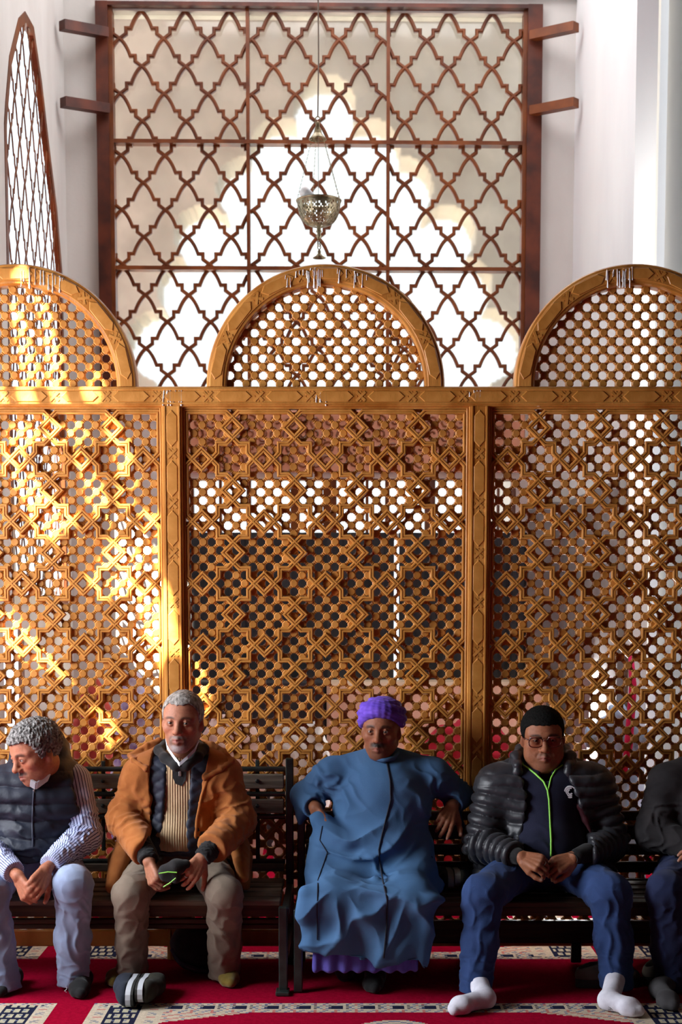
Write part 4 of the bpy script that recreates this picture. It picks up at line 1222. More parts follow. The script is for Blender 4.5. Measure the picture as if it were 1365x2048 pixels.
# ------------------------------------------------------------------ people on the benches
def hit(S, px, py, Y0=-1.3, off=0.0):
    """where the sight line through this spot meets a sculpted cloth"""
    d = Vector(ray(px, py)).normalized(); p = Vector((0, -DC, HC))+d*((Y0+DC)/d.y)
    best = None
    for i in range(90):
        q = np.array([tuple(p)]); e = float(S.ev(q, disp=True)[0])
        if best is None or e < best[0]: best = (e, p.copy())
        if e < .0008: break
        p = p+d*max(.0006, min(e*.75, .05))
        if p.y > .0: break
    return best[1]-d*off
def interp_px(pts, Y):
    w = [P(x, y, Y) for x, y in pts]; w.sort(key=lambda v: v.z)
    return np.array([v.z for v in w]), np.array([v.x for v in w])
def opening(S, left, right, Y, ymax, k=.006):
    """remove the front between two hanging edges"""
    zl, xl = interp_px(left, Y); zr, xr = interp_px(right, Y)
    def fn(p):
        a = np.interp(p[:, 2], zl, xl)-p[:, 0]; b = p[:, 0]-np.interp(p[:, 2], zr, xr)
        return np.maximum(np.maximum(a, b)*.9, np.maximum(p[:, 1]-ymax, np.maximum(zl[0]-p[:, 2], p[:, 2]-zl[-1])))
    c = V3(((xl.mean()+xr.mean())/2, ymax-.2, zl.mean())); return S.add(fn, c, 1e6, 's', k)
def local_folds(S, c, rad, amp, f, direction, seed=0):
    c = V3(c)
    def fn(p):
        w = np.exp(-((p-c)**2).sum(1)/(rad*rad)); return -folds(p, f*1.9, direction, seed)*amp*1.35*w
    S.add(fn, c, rad*2.2, 'd', 0)
def legs(hips, knees, ankles, rh, rk, ra, zhem, pelvis, pr=(.175, .13, .11), seed=0, crease=True):
    hips[:] = [Vector(h)+Vector((0, 0, .040)) for h in hips]; pelvis = Vector(pelvis)+Vector((0, 0, .055))
    S = Sculpt(); S.ell(pelvis, pr, .03)
    for i in (0, 1):
        h, n, a = Vector(hips[i]), Vector(knees[i]), Vector(ankles[i])
        S.cone(h, n, rh, rk, .05); S.cone(n, n+(a-n)*.55, rk*1.0, (rk+ra)/2*.97, .035); S.cone(n+(a-n)*.55, a+(a-n)*.10, (rk+ra)/2*.97, ra, .03)
        local_folds(S, n+Vector((0, .04, -.05)), .12, .006, 8, (.35 if i else -.35, .2, .9), seed+i)
        local_folds(S, a+Vector((0, 0, .05)), .10, .005, 12, (.2, .1, .95), seed+7+i)
        local_folds(S, n+(a-n)*.45, .22, .0065, 7, (.95, .15, .18 if i else -.18), seed+20+i)
        local_folds(S, h+(n-h)*.35, .15, .008, 9, (.7 if i else -.7, .6, .1), seed+30+i)
    S.warp(lambda p: hash_noise(p, 4.0, seed+3)*.005)
    S.cut((0, 0, max(zhem, .016)), (0, 0, -1), .004)
    return S
def foot(S, ankle, heel, toe, k=1.0, wid=.040):
    ankle, heel, toe = Vector(ankle), Vector(heel), Vector(toe); d = (toe-heel); L = d.length; d.normalize(); h = heel+Vector((0, 0, .036*k))
    S.cone(ankle+Vector((0, 0, .03)), h+d*.035*k, .040*k, .036*k, .02); S.ell(h+d*.03*k, (.036*k, .040*k, .036*k), .02)
    S.cone(h+d*.03*k, heel+d*(L*.70)+Vector((0, 0, .034*k)), .036*k, .034*k, .02)
    side = Vector((-d.y, d.x, 0)); b = heel+d*(L*.74)+Vector((0, 0, .030*k))
    S.cone(b-side*(wid-.026)*k, b+side*(wid-.026)*k, .029*k, .028*k, .02); S.cone(b+side*.008, heel+d*(L*.93)+side*.010*k+Vector((0, 0, .024*k)), .028*k, .022*k, .02)
    S.cone(b-side*.012*k, heel+d*(L*.87)-side*.014*k+Vector((0, 0, .022*k)), .024*k, .019*k, .015)
    S.cut((0, 0, .0025), (0, 0, -1), .006)
    return S
def skeleton(S, head, neck, sh, el, wr, hip, kn, an):
    """slim body under the clothes, one surface with head and hands"""
    S.cone(neck, (Vector(hip[0])+Vector(hip[1]))/2, .016, .016, .02)
    for i in (0, 1):
        S.cone(neck, sh[i], .014, .012, .02); S.cone(sh[i], el[i], .012, .012, .02); S.cone(el[i], el[i]+(Vector(wr[i])-Vector(el[i]))*.65, .012, .013, .02); S.cone(el[i]+(Vector(wr[i])-Vector(el[i]))*.65, wr[i], .016, .0255, .02)
        S.cone((Vector(hip[0])+Vector(hip[1]))/2, hip[i], .014, .013, .02); S.cone(hip[i], kn[i], .013, .012, .02); S.cone(kn[i], an[i], .012, .014, .02)
def person(px, label, Y=-.25):
    g = P(px, 1745, Y); r = empty('person', (g.x, g.y, 0)); tag(r, label, 'person', 'men seated on the benches'); return r
def cloth(name, c1, c2, scale=(12, 12, 12), rough=.85, bump=.3, bscale=(260, 260, 260), sheen=.05, spec=.2):
    return noise_mat(name, c1, c2, scale, rough, bump, 4, bscale, spec=spec, sheen=sheen)
def stripe_mat(name, base, line, period, width, rough=.8):
    m, N, L, b = nt(name); at = N.new('ShaderNodeAttribute'); at.attribute_name = 'U'
    dv = N.new('ShaderNodeMath'); dv.operation = 'DIVIDE'; dv.inputs[1].default_value = period
    fr = N.new('ShaderNodeMath'); fr.operation = 'FRACT'; lt = N.new('ShaderNodeMath'); lt.operation = 'LESS_THAN'; lt.inputs[1].default_value = width
    mx = N.new('ShaderNodeMix'); mx.data_type = 'RGBA'; mx.inputs[6].default_value = (*base, 1); mx.inputs[7].default_value = (*line, 1)
    L.new(at.outputs['Fac'], dv.inputs[0]); L.new(dv.outputs[0], fr.inputs[0]); L.new(fr.outputs[0], lt.inputs[0]); L.new(lt.outputs[0], mx.inputs[0]); L.new(mx.outputs[2], b.inputs['Base Color'])
    b.inputs['Roughness'].default_value = rough; b.inputs['Specular IOR Level'].default_value = .2; MATS[name] = m; return m
def rib_mat(name, c1, c2, period):
    m = cloth(name, c1, c2, (14, 14, 14), .95, 0); N = m.node_tree.nodes; L = m.node_tree.links; b = N['Principled BSDF']
    tc = N.new('ShaderNodeTexCoord'); sx = N.new('ShaderNodeSeparateXYZ'); L.new(tc.outputs['Object'], sx.inputs[0])
    mu = N.new('ShaderNodeMath'); mu.operation = 'MULTIPLY'; mu.inputs[1].default_value = 2*math.pi/period; sn = N.new('ShaderNodeMath'); sn.operation = 'SINE'
    L.new(sx.outputs[0], mu.inputs[0]); L.new(mu.outputs[0], sn.inputs[0]); bp = N.new('ShaderNodeBump'); bp.inputs['Strength'].default_value = 1; bp.inputs['Distance'].default_value = .0014
    L.new(sn.outputs[0], bp.inputs['Height']); L.new(bp.outputs[0], b.inputs['Normal']); return m
def limb_u(segs):
    """around-the-limb distance for woven stripes that run along it"""
    def fn(p):
        best = np.full(len(p), 1e9); U = np.zeros(len(p))
        for a, b in segs:
            a, b = V3(a), V3(b); ba = b-a; L = np.linalg.norm(ba); t = ba/L; pa = p-a; h = np.clip(pa@t/L, 0, 1); q = pa-np.outer(h*L, t); d = np.sqrt((q*q).sum(1))
            v = np.cross(t, V3((0, -1, 0))); v /= np.linalg.norm(v); w = np.cross(t, v)
            ang = np.arctan2(q@v, -(q@w)*1.0)
            m = d < best; U[m] = (ang*.062)[m]+.2; best[m] = d[m]
        return U
    return fn
cloth('coat_wool', (.32, .105, .026), (.40, .140, .038), (16, 16, 16), .95, .35, (380, 380, 380), .1)
cloth('quilt_navy', (.010, .013, .028), (.018, .022, .042), (20, 20, 20), .6, .2, spec=.35)
rib_mat('beige_knit', (.44, .30, .17), (.54, .38, .23), .0105)
cloth('black_knit', (.010, .010, .011), (.020, .019, .020), sheen=.1)
cloth('white_shirt', (.62, .64, .70), (.70, .72, .78))
cloth('khaki', (.155, .118, .088), (.205, .160, .122), (10, 10, 10), .9, .25)
cloth('mustard_sock', (.17, .115, .018), (.24, .165, .030), sheen=.3)
cloth('black_sock', (.008, .008, .009), (.016, .016, .017), sheen=.1)
cloth('white_sock', (.66, .65, .74), (.76, .75, .84), (40, 40, 40), .95, .4, (300, 300, 300))
cloth('grey_sock', (.045, .042, .045), (.07, .066, .07))
cloth('denim', (.20, .25, .38), (.34, .41, .58), (7, 7, 5), .9, .3, (500, 500, 500))
cloth('dark_denim', (.018, .026, .075), (.032, .044, .115), (7, 7, 5), .9, .3)
cloth('navy_track', (.020, .045, .135), (.032, .066, .19), (7, 7, 5), .85, .25)
cloth('djellaba_blue', (.060, .138, .275), (.082, .175, .335), (5, 5, 3), .92, .3, (420, 420, 420), .0, .08)
cloth('violet_cloth', (.10, .085, .40), (.15, .13, .55), (30, 3, 3), .85)
cloth('turban_violet', (.10, .045, .42), (.17, .085, .60), (9, 9, 40), .8, .5, (40, 40, 240))
cloth('puffer_black', (.015, .016, .022), (.026, .027, .035), (12, 12, 12), .45, .25, (70, 70, 70), .1, spec=.5)
cloth('vest_black', (.011, .014, .025), (.022, .026, .042), (12, 12, 12), .55, .25, (90, 90, 90), 0, spec=.28)
cloth('track_navy', (.009, .010, .028), (.015, .017, .042), sheen=.1)
cloth('dark_jacket', (.018, .016, .018), (.030, .027, .029))
cloth('maroon_lining', (.050, .010, .016), (.075, .016, .024), rough=.6)
stripe_mat('striped_shirt', (.52, .57, .80), (.035, .045, .15), .0120, .30)
plain_mat('green_piping', (.30, .80, .10), .5); plain_mat('steel', (.6, .6, .6), .3, .9); plain_mat('dark_seam', (.006, .010, .025), .8)
plain_mat('logo_white', (.80, .80, .85), .6); plain_mat('tortoise', (.075, .012, .008), .2, spec=.6); plain_mat('black_plastic', (.008, .008, .009), .45)
noise_mat('hair_salt', (.055, .048, .045), (.30, .28, .27), (90, 90, 90), .7, .6, 4, (260, 260, 260)); noise_mat('hair_grey', (.10, .085, .075), (.42, .38, .35), (70, 70, 40), .75, .6, 4, (300, 300, 300))
noise_mat('hair_black', (.003, .003, .003), (.008, .0075, .007), (90, 90, 90), .85, .6, 4, (300, 300, 300), spec=.12)
PEOPLE = {}
def tube_px(name, S, pts, r, mat, parent, off=.001, seg=6, n=6, Y0=-1.3, label=None):
    w = []
    for (a, b) in zip(pts[:-1], pts[1:]):
        for i in range(n): w.append(hit(S, a[0]+(b[0]-a[0])*i/n, a[1]+(b[1]-a[1])*i/n, Y0, off))
    w.append(hit(S, *pts[-1], Y0, off))
    b = MB(); b.tube(w, r, seg); return b.build(name, mat, parent, True, label=label)
# ---- the man in the camel coat
def man_in_coat():
    r = person(360, 'seated man in an open camel coat over a beige knit sweater, grey goatee')
    H = Head(P(366, 1440, -.44), yaw=6, pitch=3, roll=2, sc_=1.035, wide=1.0, jaw=.004, open_=.0022)
    hip = [P(310, 1745, -.24), P(412, 1745, -.24)]; kn = [P(262, 1790, -.60), P(449, 1788, -.60)]; an = [P(266, 1962, -.42), P(449, 1964, -.36)]
    sh = [P(280, 1550, -.33), P(446, 1550, -.33)]; el = [P(246, 1640, -.36), P(479, 1640, -.36)]; wr = [P(298, 1722, -.60), P(404, 1716, -.60)]
    nk = P(364, 1535, -.29)
    S = Sculpt(); H.add(S); H.neck(S, nk); skeleton(S, H, nk, sh, el, wr, hip, kn, an)
    hl = hand_fn(wr[0], P(308, 1756, -.63)-wr[0], (-.75, -.62, .1), -1, ((42, 30, 18), (45, 32, 20), (48, 34, 22), (52, 36, 24)), (6, 2, -2, -6), (52, 20, 8, 12), .98)
    hr = hand_fn(wr[1]+Vector((0, 0, .004)), P(383, 1748, -.64)-wr[1], (.45, -.85, .3), 1, ((30, 28, 18), (38, 36, 20), (42, 38, 24), (46, 40, 24)), (7, 2, -3, -8), (48, 15, 10, 15), .98)
    for q in (hl, hr): S.add(q[0], q[1], q[2], 'u', .010)
    skin = (.40, .165, .095)
    G1, G2 = (.40, .38, .38), (.09, .08, .075)
    beard = [(lambda x, y, z, n: np.exp(-(x/.034)**4)*np.clip((-.084-z)/.010, 0, 1)*np.clip((z+.128)/.01, 0, 1)*(y < -.045)*(.75+.4*n), G1, .9),
             (lambda x, y, z, n: np.exp(-((np.abs(x)-.030)/.007)**2)*np.exp(-((z+.075)/.018)**4)*(y < -.06)*(.8+.4*n), G2, .8),
             (lambda x, y, z, n: np.exp(-(x/.030)**4)*np.exp(-((z+.0560)/.0055)**4)*(y < -.075)*(.8+.5*n), (.16, .145, .14), .85)]
    def cf(p):
        C = H.colour(p, skin, (.32, .10, .085), (.055, .04, .03), beard, (.17, .10, .075)); hand_colour(C, p, hl[3]+hr[3], skin); return C
    skin_to_obj('body', S, .0030, MATS['skin'], r, cf); H.eyes(r, gaze=(.05, 0))
    H.hair(MATS['hair_grey'], r, .068, seed=4, thick=.005, receding=.006)
    T = legs(hip, kn, an, .085, .070, .064, P(360, 1972, -.4).z, P(361, 1745, -.21), seed=40)
    for kx, ax, y0, y1 in ((252, 250, 1800, 1930), (452, 452, 1800, 1930)): pass
    skin_to_obj('trousers', T, .006, MATS['khaki'], r)
    for i, (toe, hx) in enumerate((((220, 1977), .06), ((457, 1979), -.01))):
        F_ = Sculpt(); t = G(*toe); foot(F_, an[i]+Vector((0, 0, -.02)), t+Vector((hx, .235, 0)), t); skin_to_obj('sock', F_, .004, MATS['mustard_sock'], r)
    # knitted half-zip sweater
    W_ = Sculpt(); W_.ell(P(362, 1600, -.29), (.150, .125, .170), .03); W_.ell(P(358, 1668, -.31), (.150, .135, .120), .05); W_.cone(P(318, 1556, -.31), P(408, 1556, -.31), .088, .088, .05); W_.cone(P(362, 1545, -.31), P(362, 1516, -.33), .085, .070, .04)
    W_.cone(P(310, 1690, -.36), P(400, 1690, -.36), .026, .026, .03); W_.warp(lambda p: -folds(p, 8, (0.1, .2, 1), 5)*.006*np.exp(-((p[:, 2]-P(360, 1660, -.4).z)/.05)**2))
    W_.cut(P(362, 1697, -.3), (0, 0, -1), .008)
    skin_to_obj('sweater', W_, .0052, MATS['beige_knit'], r)
    C_ = Sculpt(); ring = [P(362, 1486, -.24), P(332, 1488, -.27), P(318, 1500, -.34), P(330, 1516, -.42), P(352, 1532, -.462), P(372, 1532, -.462), P(396, 1514, -.42), P(408, 1498, -.34), P(394, 1488, -.27), P(362, 1486, -.24)]
    C_.chain(ring, [.020]*10, .015); skin_to_obj('sweater_collar', C_, .004, MATS['black_knit'], r, label='black collar')
    b = MB(); pl = [hit(W_, x, y, off=.003) for x, y in ((345, 1530), (374, 1530), (372, 1560), (364, 1572), (352, 1568), (346, 1556))]
    b.add([q for q in pl]+[q+Vector((0, .012, 0)) for q in pl], [tuple(range(6)), tuple(range(11, 5, -1))]+[(i, 6+i, 6+(i+1) % 6, (i+1) % 6) for i in range(6)]); recalc(b.build('zip_placket', MATS['black_knit'], r))
    p0 = hit(W_, 360, 1536, off=.006); b = MB(); b.tube([p0, p0-Vector((0, .002, .014))], .0022, 6); b.box(p0-Vector((0, .003, .024)), (.011, .004, .020), bev=.0018); b.build('zip_pull', MATS['steel'], r)
    b = MB(); sc2 = [P(331, 1476, -.38), P(334, 1494, -.425), P(346, 1512, -.465), P(359, 1529, -.488), P(376, 1514, -.470), P(390, 1500, -.435), P(398, 1482, -.39)]
    V = []
    for i, q in enumerate(sc2): t = (Vector((0, 0, .016)) if 0 < i < 6 else Vector((0, 0, .010))); V += [q-t*.5, q+t*.5+Vector((0, .004, 0)), q+t*.5+Vector((0, .010, 0)), q-t*.5+Vector((0, .006, 0))]
    b.add(V, [(i*4+k, i*4+(k+1) % 4, (i+1)*4+(k+1) % 4, (i+1)*4+k) for i in range(6) for k in range(4)]); recalc(b.build('shirt_collar', MATS['white_shirt'], r, label='white collar'))
    # quilted vest
    Q_ = Sculpt(); Q_.ell(P(362, 1602, -.29), (.170, .140, .180), .03); Q_.ell(P(360, 1670, -.30), (.165, .146, .125), .05); Q_.cone(P(312, 1552, -.31), P(412, 1552, -.31), .092, .092, .05)
    Q_.warp(lambda p: -np.abs(np.sin((p[:, 2]*1.0+p[:, 0]*.6)*3.1416/.045))**.6*.005-np.abs(np.sin((p[:, 2]-p[:, 0]*.6)*3.1416/.045))**.6*.004+.004)
    opening(Q_, [(336, 1500), (330, 1530), (327, 1600), (322, 1660), (318, 1705)], [(384, 1500), (381, 1530), (378, 1600), (372, 1660), (376, 1705)], -.45, -.25)
    Q_.cut(P(362, 1702, -.3), (0, 0, -1), .006)
    skin_to_obj('quilted_vest', Q_, .006, MATS['quilt_navy'], r)
    # camel coat
    K = Sculpt(); K.ell(P(362, 1600, -.28), (.205, .166, .205), .03); K.cone(P(300, 1560, -.315), P(424, 1560, -.315), .106, .106, .05); K.ell(P(362, 1680, -.27), (.205, .165, .150), .06)
    K.cone(P(330, 1512, -.28), sh[0], .062, .066, .05); K.cone(P(398, 1512, -.28), sh[1], .062, .066, .05)
    cl, cr = P(296, 1704, -.565), P(424, 1697, -.565)
    for i, c in ((0, cl), (1, cr)):
        K.cone(sh[i], el[i], .073, .067, .03); K.cone(el[i], c, .068, .066, .035)
        dd = (c-el[i]).normalized()
        K.add((lambda c=c, dd=dd: (lambda p: np.maximum(.062-(p-V3(c))@V3(dd)*0-.062+(-(p-V3(c))@V3(dd)), np.linalg.norm(p-V3(c), axis=1)-.13)))(), c+dd*.07, .22, 's', .004)
        local_folds(K, el[i]+(c-el[i])*.35, .10, .012, 11, tuple(dd), 3+i); local_folds(K, sh[i]+(el[i]-sh[i])*.7, .10, .010, 9, tuple((el[i]-sh[i]).normalized()+dd*.5), 9+i)
    K.cone(P(250, 1690, -.30), P(224, 1775, -.46), .045, .028, .04); K.cone(P(478, 1690, -.30), P(488, 1755, -.50), .045, .020, .04)
    K.cone(P(240, 1720, -.20), P(232, 1790, -.36), .05, .03, .04); K.cone(P(482, 1715, -.2), P(486, 1770, -.36), .05, .03, .04)
    local_folds(K, P(300, 1590, -.40), .10, .008, 6, (.9, 0, .3), 21); local_folds(K, P(430, 1600, -.40), .12, .008, 6, (.9, 0, -.3), 22)
    opening(K, [(322, 1470), (300, 1505), (296, 1540), (298, 1600), (300, 1660), (290, 1700), (276, 1800)], [(404, 1470), (412, 1505), (408, 1545), (398, 1600), (388, 1660), (392, 1700), (440, 1800)], -.46, -.22)
    K.warp(lambda p: hash_noise(p, 4, 77)*.006)
    skin_to_obj('coat', K, .006, MATS['coat_wool'], r)
    # the turned-down collar lies on the coat
    for nm, poly in (('coat_collar', ((318, 1480), (294, 1490), (260, 1511), (266, 1520), (292, 1538), (308, 1532), (320, 1510))), ('coat_collar', ((402, 1482), (424, 1488), (448, 1502), (465, 1522), (442, 1538), (410, 1556), (396, 1522)))):
        L_ = Sculpt(); c = [hit(K, x, y, off=.004) for x, y in poly]; m = sum(c, Vector())/len(c)
        for i in range(len(c)): L_.cone(c[i], c[(i+1) % len(c)], .0100, .0100, .006); L_.cone(c[i], m, .0100, .012, .008)
        for i in range(len(c)): L_.cone((c[i]+c[(i+1) % len(c)])/2, m, .0085, .011, .008)
        skin_to_obj(nm, L_, .005, MATS['coat_wool'], r)
    tube_px('lapel_edge', K, [(416, 1556), (404, 1590), (394, 1640), (390, 1690)], .007, MATS['coat_wool'], r, off=-.002)
    for i, (c, w) in enumerate(((cl, wr[0]), (cr, wr[1]))):
        U_ = Sculpt(); U_.cone(el[i]+(c-el[i])*.55, c+(w-c)*.75, .050, .040, .01); local_folds(U_, c, .07, .004, 26, tuple((w-c).normalized()), i); dd = (w-c).normalized(); U_.cut(c+(w-c)*1.0, dd, .003)
        skin_to_obj('inner_cuff', U_, .004, MATS['black_knit'], r)
    # ring
    f = hr[5][2][0]; a, e = Vector(f[0]), Vector(f[1]); t = (e-a).normalized(); c = a+(e-a)*.55; u = t.cross(Vector((0, 0, 1))).normalized(); v = t.cross(u)
    b = MB(); b.tube([c+(u*math.cos(q)+v*math.sin(q))*.0098 for q in [math.pi*2*i/14 for i in range(15)]], .0016, 5); b.build('ring', MATS['steel'], r)
    # the black case with green piping, held in both hands: a thing of its own
    z = empty('glasses_case', P(346, 1750, -.655)); tag(z, 'soft black case with two neon green zips held by the man in the camel coat', 'case')
    B_ = Sculpt(); pts = [P(330, 1742, -.645), P(352, 1735, -.650), P(371, 1730, -.640)]; B_.chain(pts, [.026, .030, .022], .02); B_.cone(P(330, 1752, -.648), P(352, 1758, -.655), .022, .018, .02)
    B_.warp(lambda p: hash_noise(p, 14, 3)*.002); skin_to_obj('case_body', B_, .003, MATS['black_knit'], z)
    for a in ([(318, 1747), (336, 1744), (354, 1745)], [(327, 1774), (340, 1766), (352, 1756)]):
        b = MB(); b.tube([P(x, y, -.683) for x, y in a], .0026, 6); b.build('green_zip', MATS['green_piping'], z)
    PEOPLE['coat'] = K
man_in_coat()
def rings(a, b, per, amp, seed=0):
    """down-filled baffles along a limb or body axis"""
    a, b = V3(a), V3(b); t = (b-a)/np.linalg.norm(b-a)
    def fn(p): 
        u = (p-a)@t+hash_noise(p, 3.5, seed)*.008
        return -(np.abs(np.sin(u*math.pi/per))**.55-.62)*amp
    return fn
# ---- the man in the blue robe
def man_in_robe():
    r = person(762, 'seated man in a long blue robe and violet turban with a dark moustache')
    H = Head(P(763, 1458, -.235), yaw=10, pitch=2, roll=1, sc_=1.04, wide=.98, jaw=.004, frown=.003)
    hip = [P(705, 1745, -.26), P(808, 1745, -.26)]; kn = [P(668, 1800, -.60), P(828, 1800, -.60)]; an = [P(690, 1945, -.46), P(752, 1958, -.48)]
    sh = [P(662, 1552, -.22), P(868, 1552, -.20)]; el = [P(612, 1592, -.15), P(919, 1592, -.15)]; wr = [P(632, 1616, -.30), P(905, 1612, -.235)]
    nk = P(765, 1530, -.18)
    S = Sculpt(); H.add(S); H.neck(S, nk); skeleton(S, H, nk, sh, el, wr, hip, kn, an)
    S.cone(el[0], wr[0], .030, .026, .01); S.cone(el[1], wr[1], .030, .026, .01)
    hl = hand_fn(wr[0], P(644, 1650, -.345)-wr[0], (-.7, -.7, .1), -1, ((25, 30, 18),)*4, (6, 2, -2, -6), (25, 25, 10, 12), 1.0)
    hr = hand_fn(wr[1], P(893, 1640, -.300)-wr[1], (.12, -.95, .30), 1, ((16, 22, 14), (34, 34, 20), (42, 38, 22), (48, 40, 24)), (10, 2, -4, -9), (38, 5, 5, 8), 1.02)
    for q in (hl, hr): S.add(q[0], q[1], q[2], 'u', .010)
    skin = (.285, .105, .052); D = (.012, .009, .008)
    beard = [(lambda x, y, z, n: np.exp(-(x/.033)**6)*np.exp(-((z+.0545+.10*np.abs(x)*np.clip(np.abs(x)-.012, 0, 1)*3)/.0092)**4)*(y < -.070), D, .96)]
    def cf(p):
        C = H.colour(p, skin, (.27, .085, .06), D, beard, (.10, .045, .026), brow_w=1.35); hand_colour(C, p, hl[3]+hr[3], skin); return C
    skin_to_obj('body', S, .0030, MATS['skin'], r, cf); H.eyes(r, gaze=(-.05, .02))
    # turban: wound bands of cloth
    T = Sculpt(); k = H.k
    T.ell(H.W((0, .020, .072)), np.array((.084, .100, .062))*k, .02, H.M)
    for j, (zz, tilt, rr, up) in enumerate(((.018, 5, .083, .052), (.034, 10, .087, .046), (.050, -7, .088, .040), (.066, 9, .085, .030), (.082, -9, .078, .022), (.097, 6, .064, .014), (.110, -5, .044, .006))):
        pts = []
        for i in range(25):
            a = 2*math.pi*i/24; x, y = rr*math.cos(a), .018+(rr+.016)*math.sin(a)
            pts.append(H.W((x, y, zz+x*math.tan(R(tilt))*.6+up*max(0, -math.sin(a))**1.3-.012*max(0, math.sin(a)))))
        T.chain(pts, [.0155*k]*25, .0045)
    T.warp(lambda p: -((1-np.abs(np.sin((H.L(p)[:, 2]+.30*H.L(p)[:, 0]+.35*H.L(p)[:, 1])*3.1416/.0150+hash_noise(p, 6, 2))))**1.5-.3)*.0022-hash_noise(p, 9, 4)*.0018)
    skin_to_obj('turban', T, .0038, MATS['turban_violet'], r)
    # robe
    B = Sculpt(); chest = P(765, 1605, -.245); belly = P(758, 1690, -.27)
    B.ell(chest, (.215, .140, .200), .03); B.ell(belly, (.192, .172, .150), .08); B.ell(P(758, 1745, -.24), (.185, .17, .12), .05)
    B.cone(P(745, 1520, -.20), sh[0], .058, .072, .05); B.cone(P(785, 1520, -.20), sh[1], .058, .072, .05)
    c0, c1 = P(628, 1612, -.27), P(908, 1606, -.222)
    B.cone(sh[0], el[0], .078, .062, .035); B.cone(el[0], c0, .058, .050, .03); B.cone(el[0], P(604, 1628, -.19), .050, .024, .03); B.cone(P(606, 1612, -.18), P(600, 1646, -.20), .03, .010, .02)
    B.cone(sh[1], el[1], .076, .058, .035); B.cone(el[1], c1, .052, .046, .03)
    B.cone(P(905, 1600, -.2), P(925, 1650, -.16), .02, .012, .03)
    for i, c in ((0, c0), (1, c1)):
        w = (Vector(wr[i])-Vector(el[i])).normalized()
        B.add((lambda c=c, w=w: (lambda p: np.maximum(-(p-V3(c))@V3(w), np.linalg.norm(p-V3(c)-V3(w)*.05, axis=1)-.055)))(), c+w*.05, .12, 's', .004)
    # pocket slit where the hand goes in
    B.cone(P(640, 1640, -.33), P(690, 1690, -.36), .040, .06, .04)
    for i in (0, 1): B.cone(hip[i]+Vector((0, 0, -.01)), kn[i]+Vector((0, 0, .005)), .100, .085, .06)
    B.cone(P(690, 1760, -.34), P(830, 1760, -.34), .10, .10, .06); B.cone(kn[0]+Vector((.02, .06, 0)), kn[1]+Vector((-.02, .06, 0)), .075, .075, .06)
    B.cone(P(652, 1690, -.30), P(640, 1775, -.42), .075, .075, .06); B.cone(P(842, 1690, -.28), P(832, 1770, -.42), .05, .06, .06)
    # hanging skirt
    zk = kn[0].z; zl, xl = interp_px([(590, 1800), (603, 1845), (600, 1905), (600, 1960)], -.58); zr, xr = interp_px([(866, 1790), (868, 1850), (862, 1900), (850, 1960)], -.58)
    def skirt(p):
        a, b = np.interp(p[:, 2], zl, xl), np.interp(p[:, 2], zr, xr); t = np.clip((zk-p[:, 2])/.33, 0, 1)
        x = np.abs(p[:, 0]-(a+b)/2)-((b-a)/2-.05); yf = -.690+.055*t; yb = -.580
        y = np.abs(p[:, 1]-(yf+yb)/2)-((yb-yf)/2-.05); z = np.maximum(p[:, 2]-(zk+.02), -1)
        return np.sqrt(np.maximum(x, 0)**2+np.maximum(y, 0)**2+np.maximum(z, 0)**2)+np.minimum(np.maximum(x, y), 0)-.05
    B.add(skirt, (kn[0]+kn[1])/2+Vector((0, 0, -.16)), .42, 'u', .045)
    zh = np.array([(P(x, y, -.62).x, P(x, y, -.62).z) for x, y in ((590, 1898), (640, 1901), (680, 1910), (760, 1923), (768, 1921), (772, 1918), (835, 1921), (850, 1938), (880, 1930))])
    B.add(lambda p: (np.interp(p[:, 0], zh[:, 0], zh[:, 1])-p[:, 2])*.96, (0, 0, 0), 1e6, 'i', .003)
    # drapery: creases fan from the knees and run across the belly
    def fan(c, n, amp, ph=0):
        c = V3(c)
        def fn(p):
            dx, dz = p[:, 0]-c[0], c[2]-p[:, 2]; an_ = np.arctan2(dx, dz+.02); rr = np.sqrt(dx*dx+dz*dz)
            w = np.clip((rr-.03)/.12, 0, 1)*np.clip((dz+.03)/.06, 0, 1)*(p[:, 1] < -.35)
            return -((1-np.abs(np.sin(an_*n+ph+hash_noise(p, 4, 2)*.7)))**1.3*1.1-.3)*amp*w
        return fn
    B.warp(fan(kn[0]+Vector((.03, 0, .06)), 4.2, .024, .6), kn[0], .5)
    B.warp(fan(kn[1]+Vector((-.02, 0, .06)), 4.6, .022, 1.4), kn[1], .5)
    def sag(p):   # folds sagging between the pocket hand and the lap
        c = V3(P(700, 1560, -.4)); dx, dz = p[:, 0]-c[0], c[2]-p[:, 2]; rr = np.sqrt(dx*dx+dz*dz*.9)
        w = np.exp(-((dz-.27)/.10)**2)*np.exp(-((dx-.05)/.17)**2)*(p[:, 1] < -.25)
        return -((1-np.abs(np.sin(rr*3.1416/.075+hash_noise(p, 3, 9)*1.0)))**1.4*1.1-.28)*.022*w
    B.warp(sag, P(740, 1690, -.4), .45)
    local_folds(B, P(650, 1560, -.28), .10, .012, 8, (.6, 0, .8), 4); local_folds(B, P(850, 1590, -.30), .11, .010, 7, (.8, 0, .5), 5); local_folds(B, P(905, 1570, -.14), .08, .008, 11, (.7, 0, -.6), 6)
    local_folds(B, P(740, 1760, -.48), .14, .012, 6, (.4, .3, .8), 8); local_folds(B, P(690, 1600, -.36), .10, .007, 6, (.8, .1, .6), 15)
    B.warp(lambda p: hash_noise(p, 4.5, 12)*.004)
    skin_to_obj('robe', B, .006, MATS['djellaba_blue'], r)
    tube_px('front_cord', B, [(771, 1513), (775, 1530), (781, 1560), (782, 1600), (772, 1640), (764, 1672), (758, 1700), (760, 1722), (766, 1760), (775, 1800), (774, 1850), (768, 1916)], .0036, MATS['dark_seam'], r, off=.0022, label='dark cord down the front')
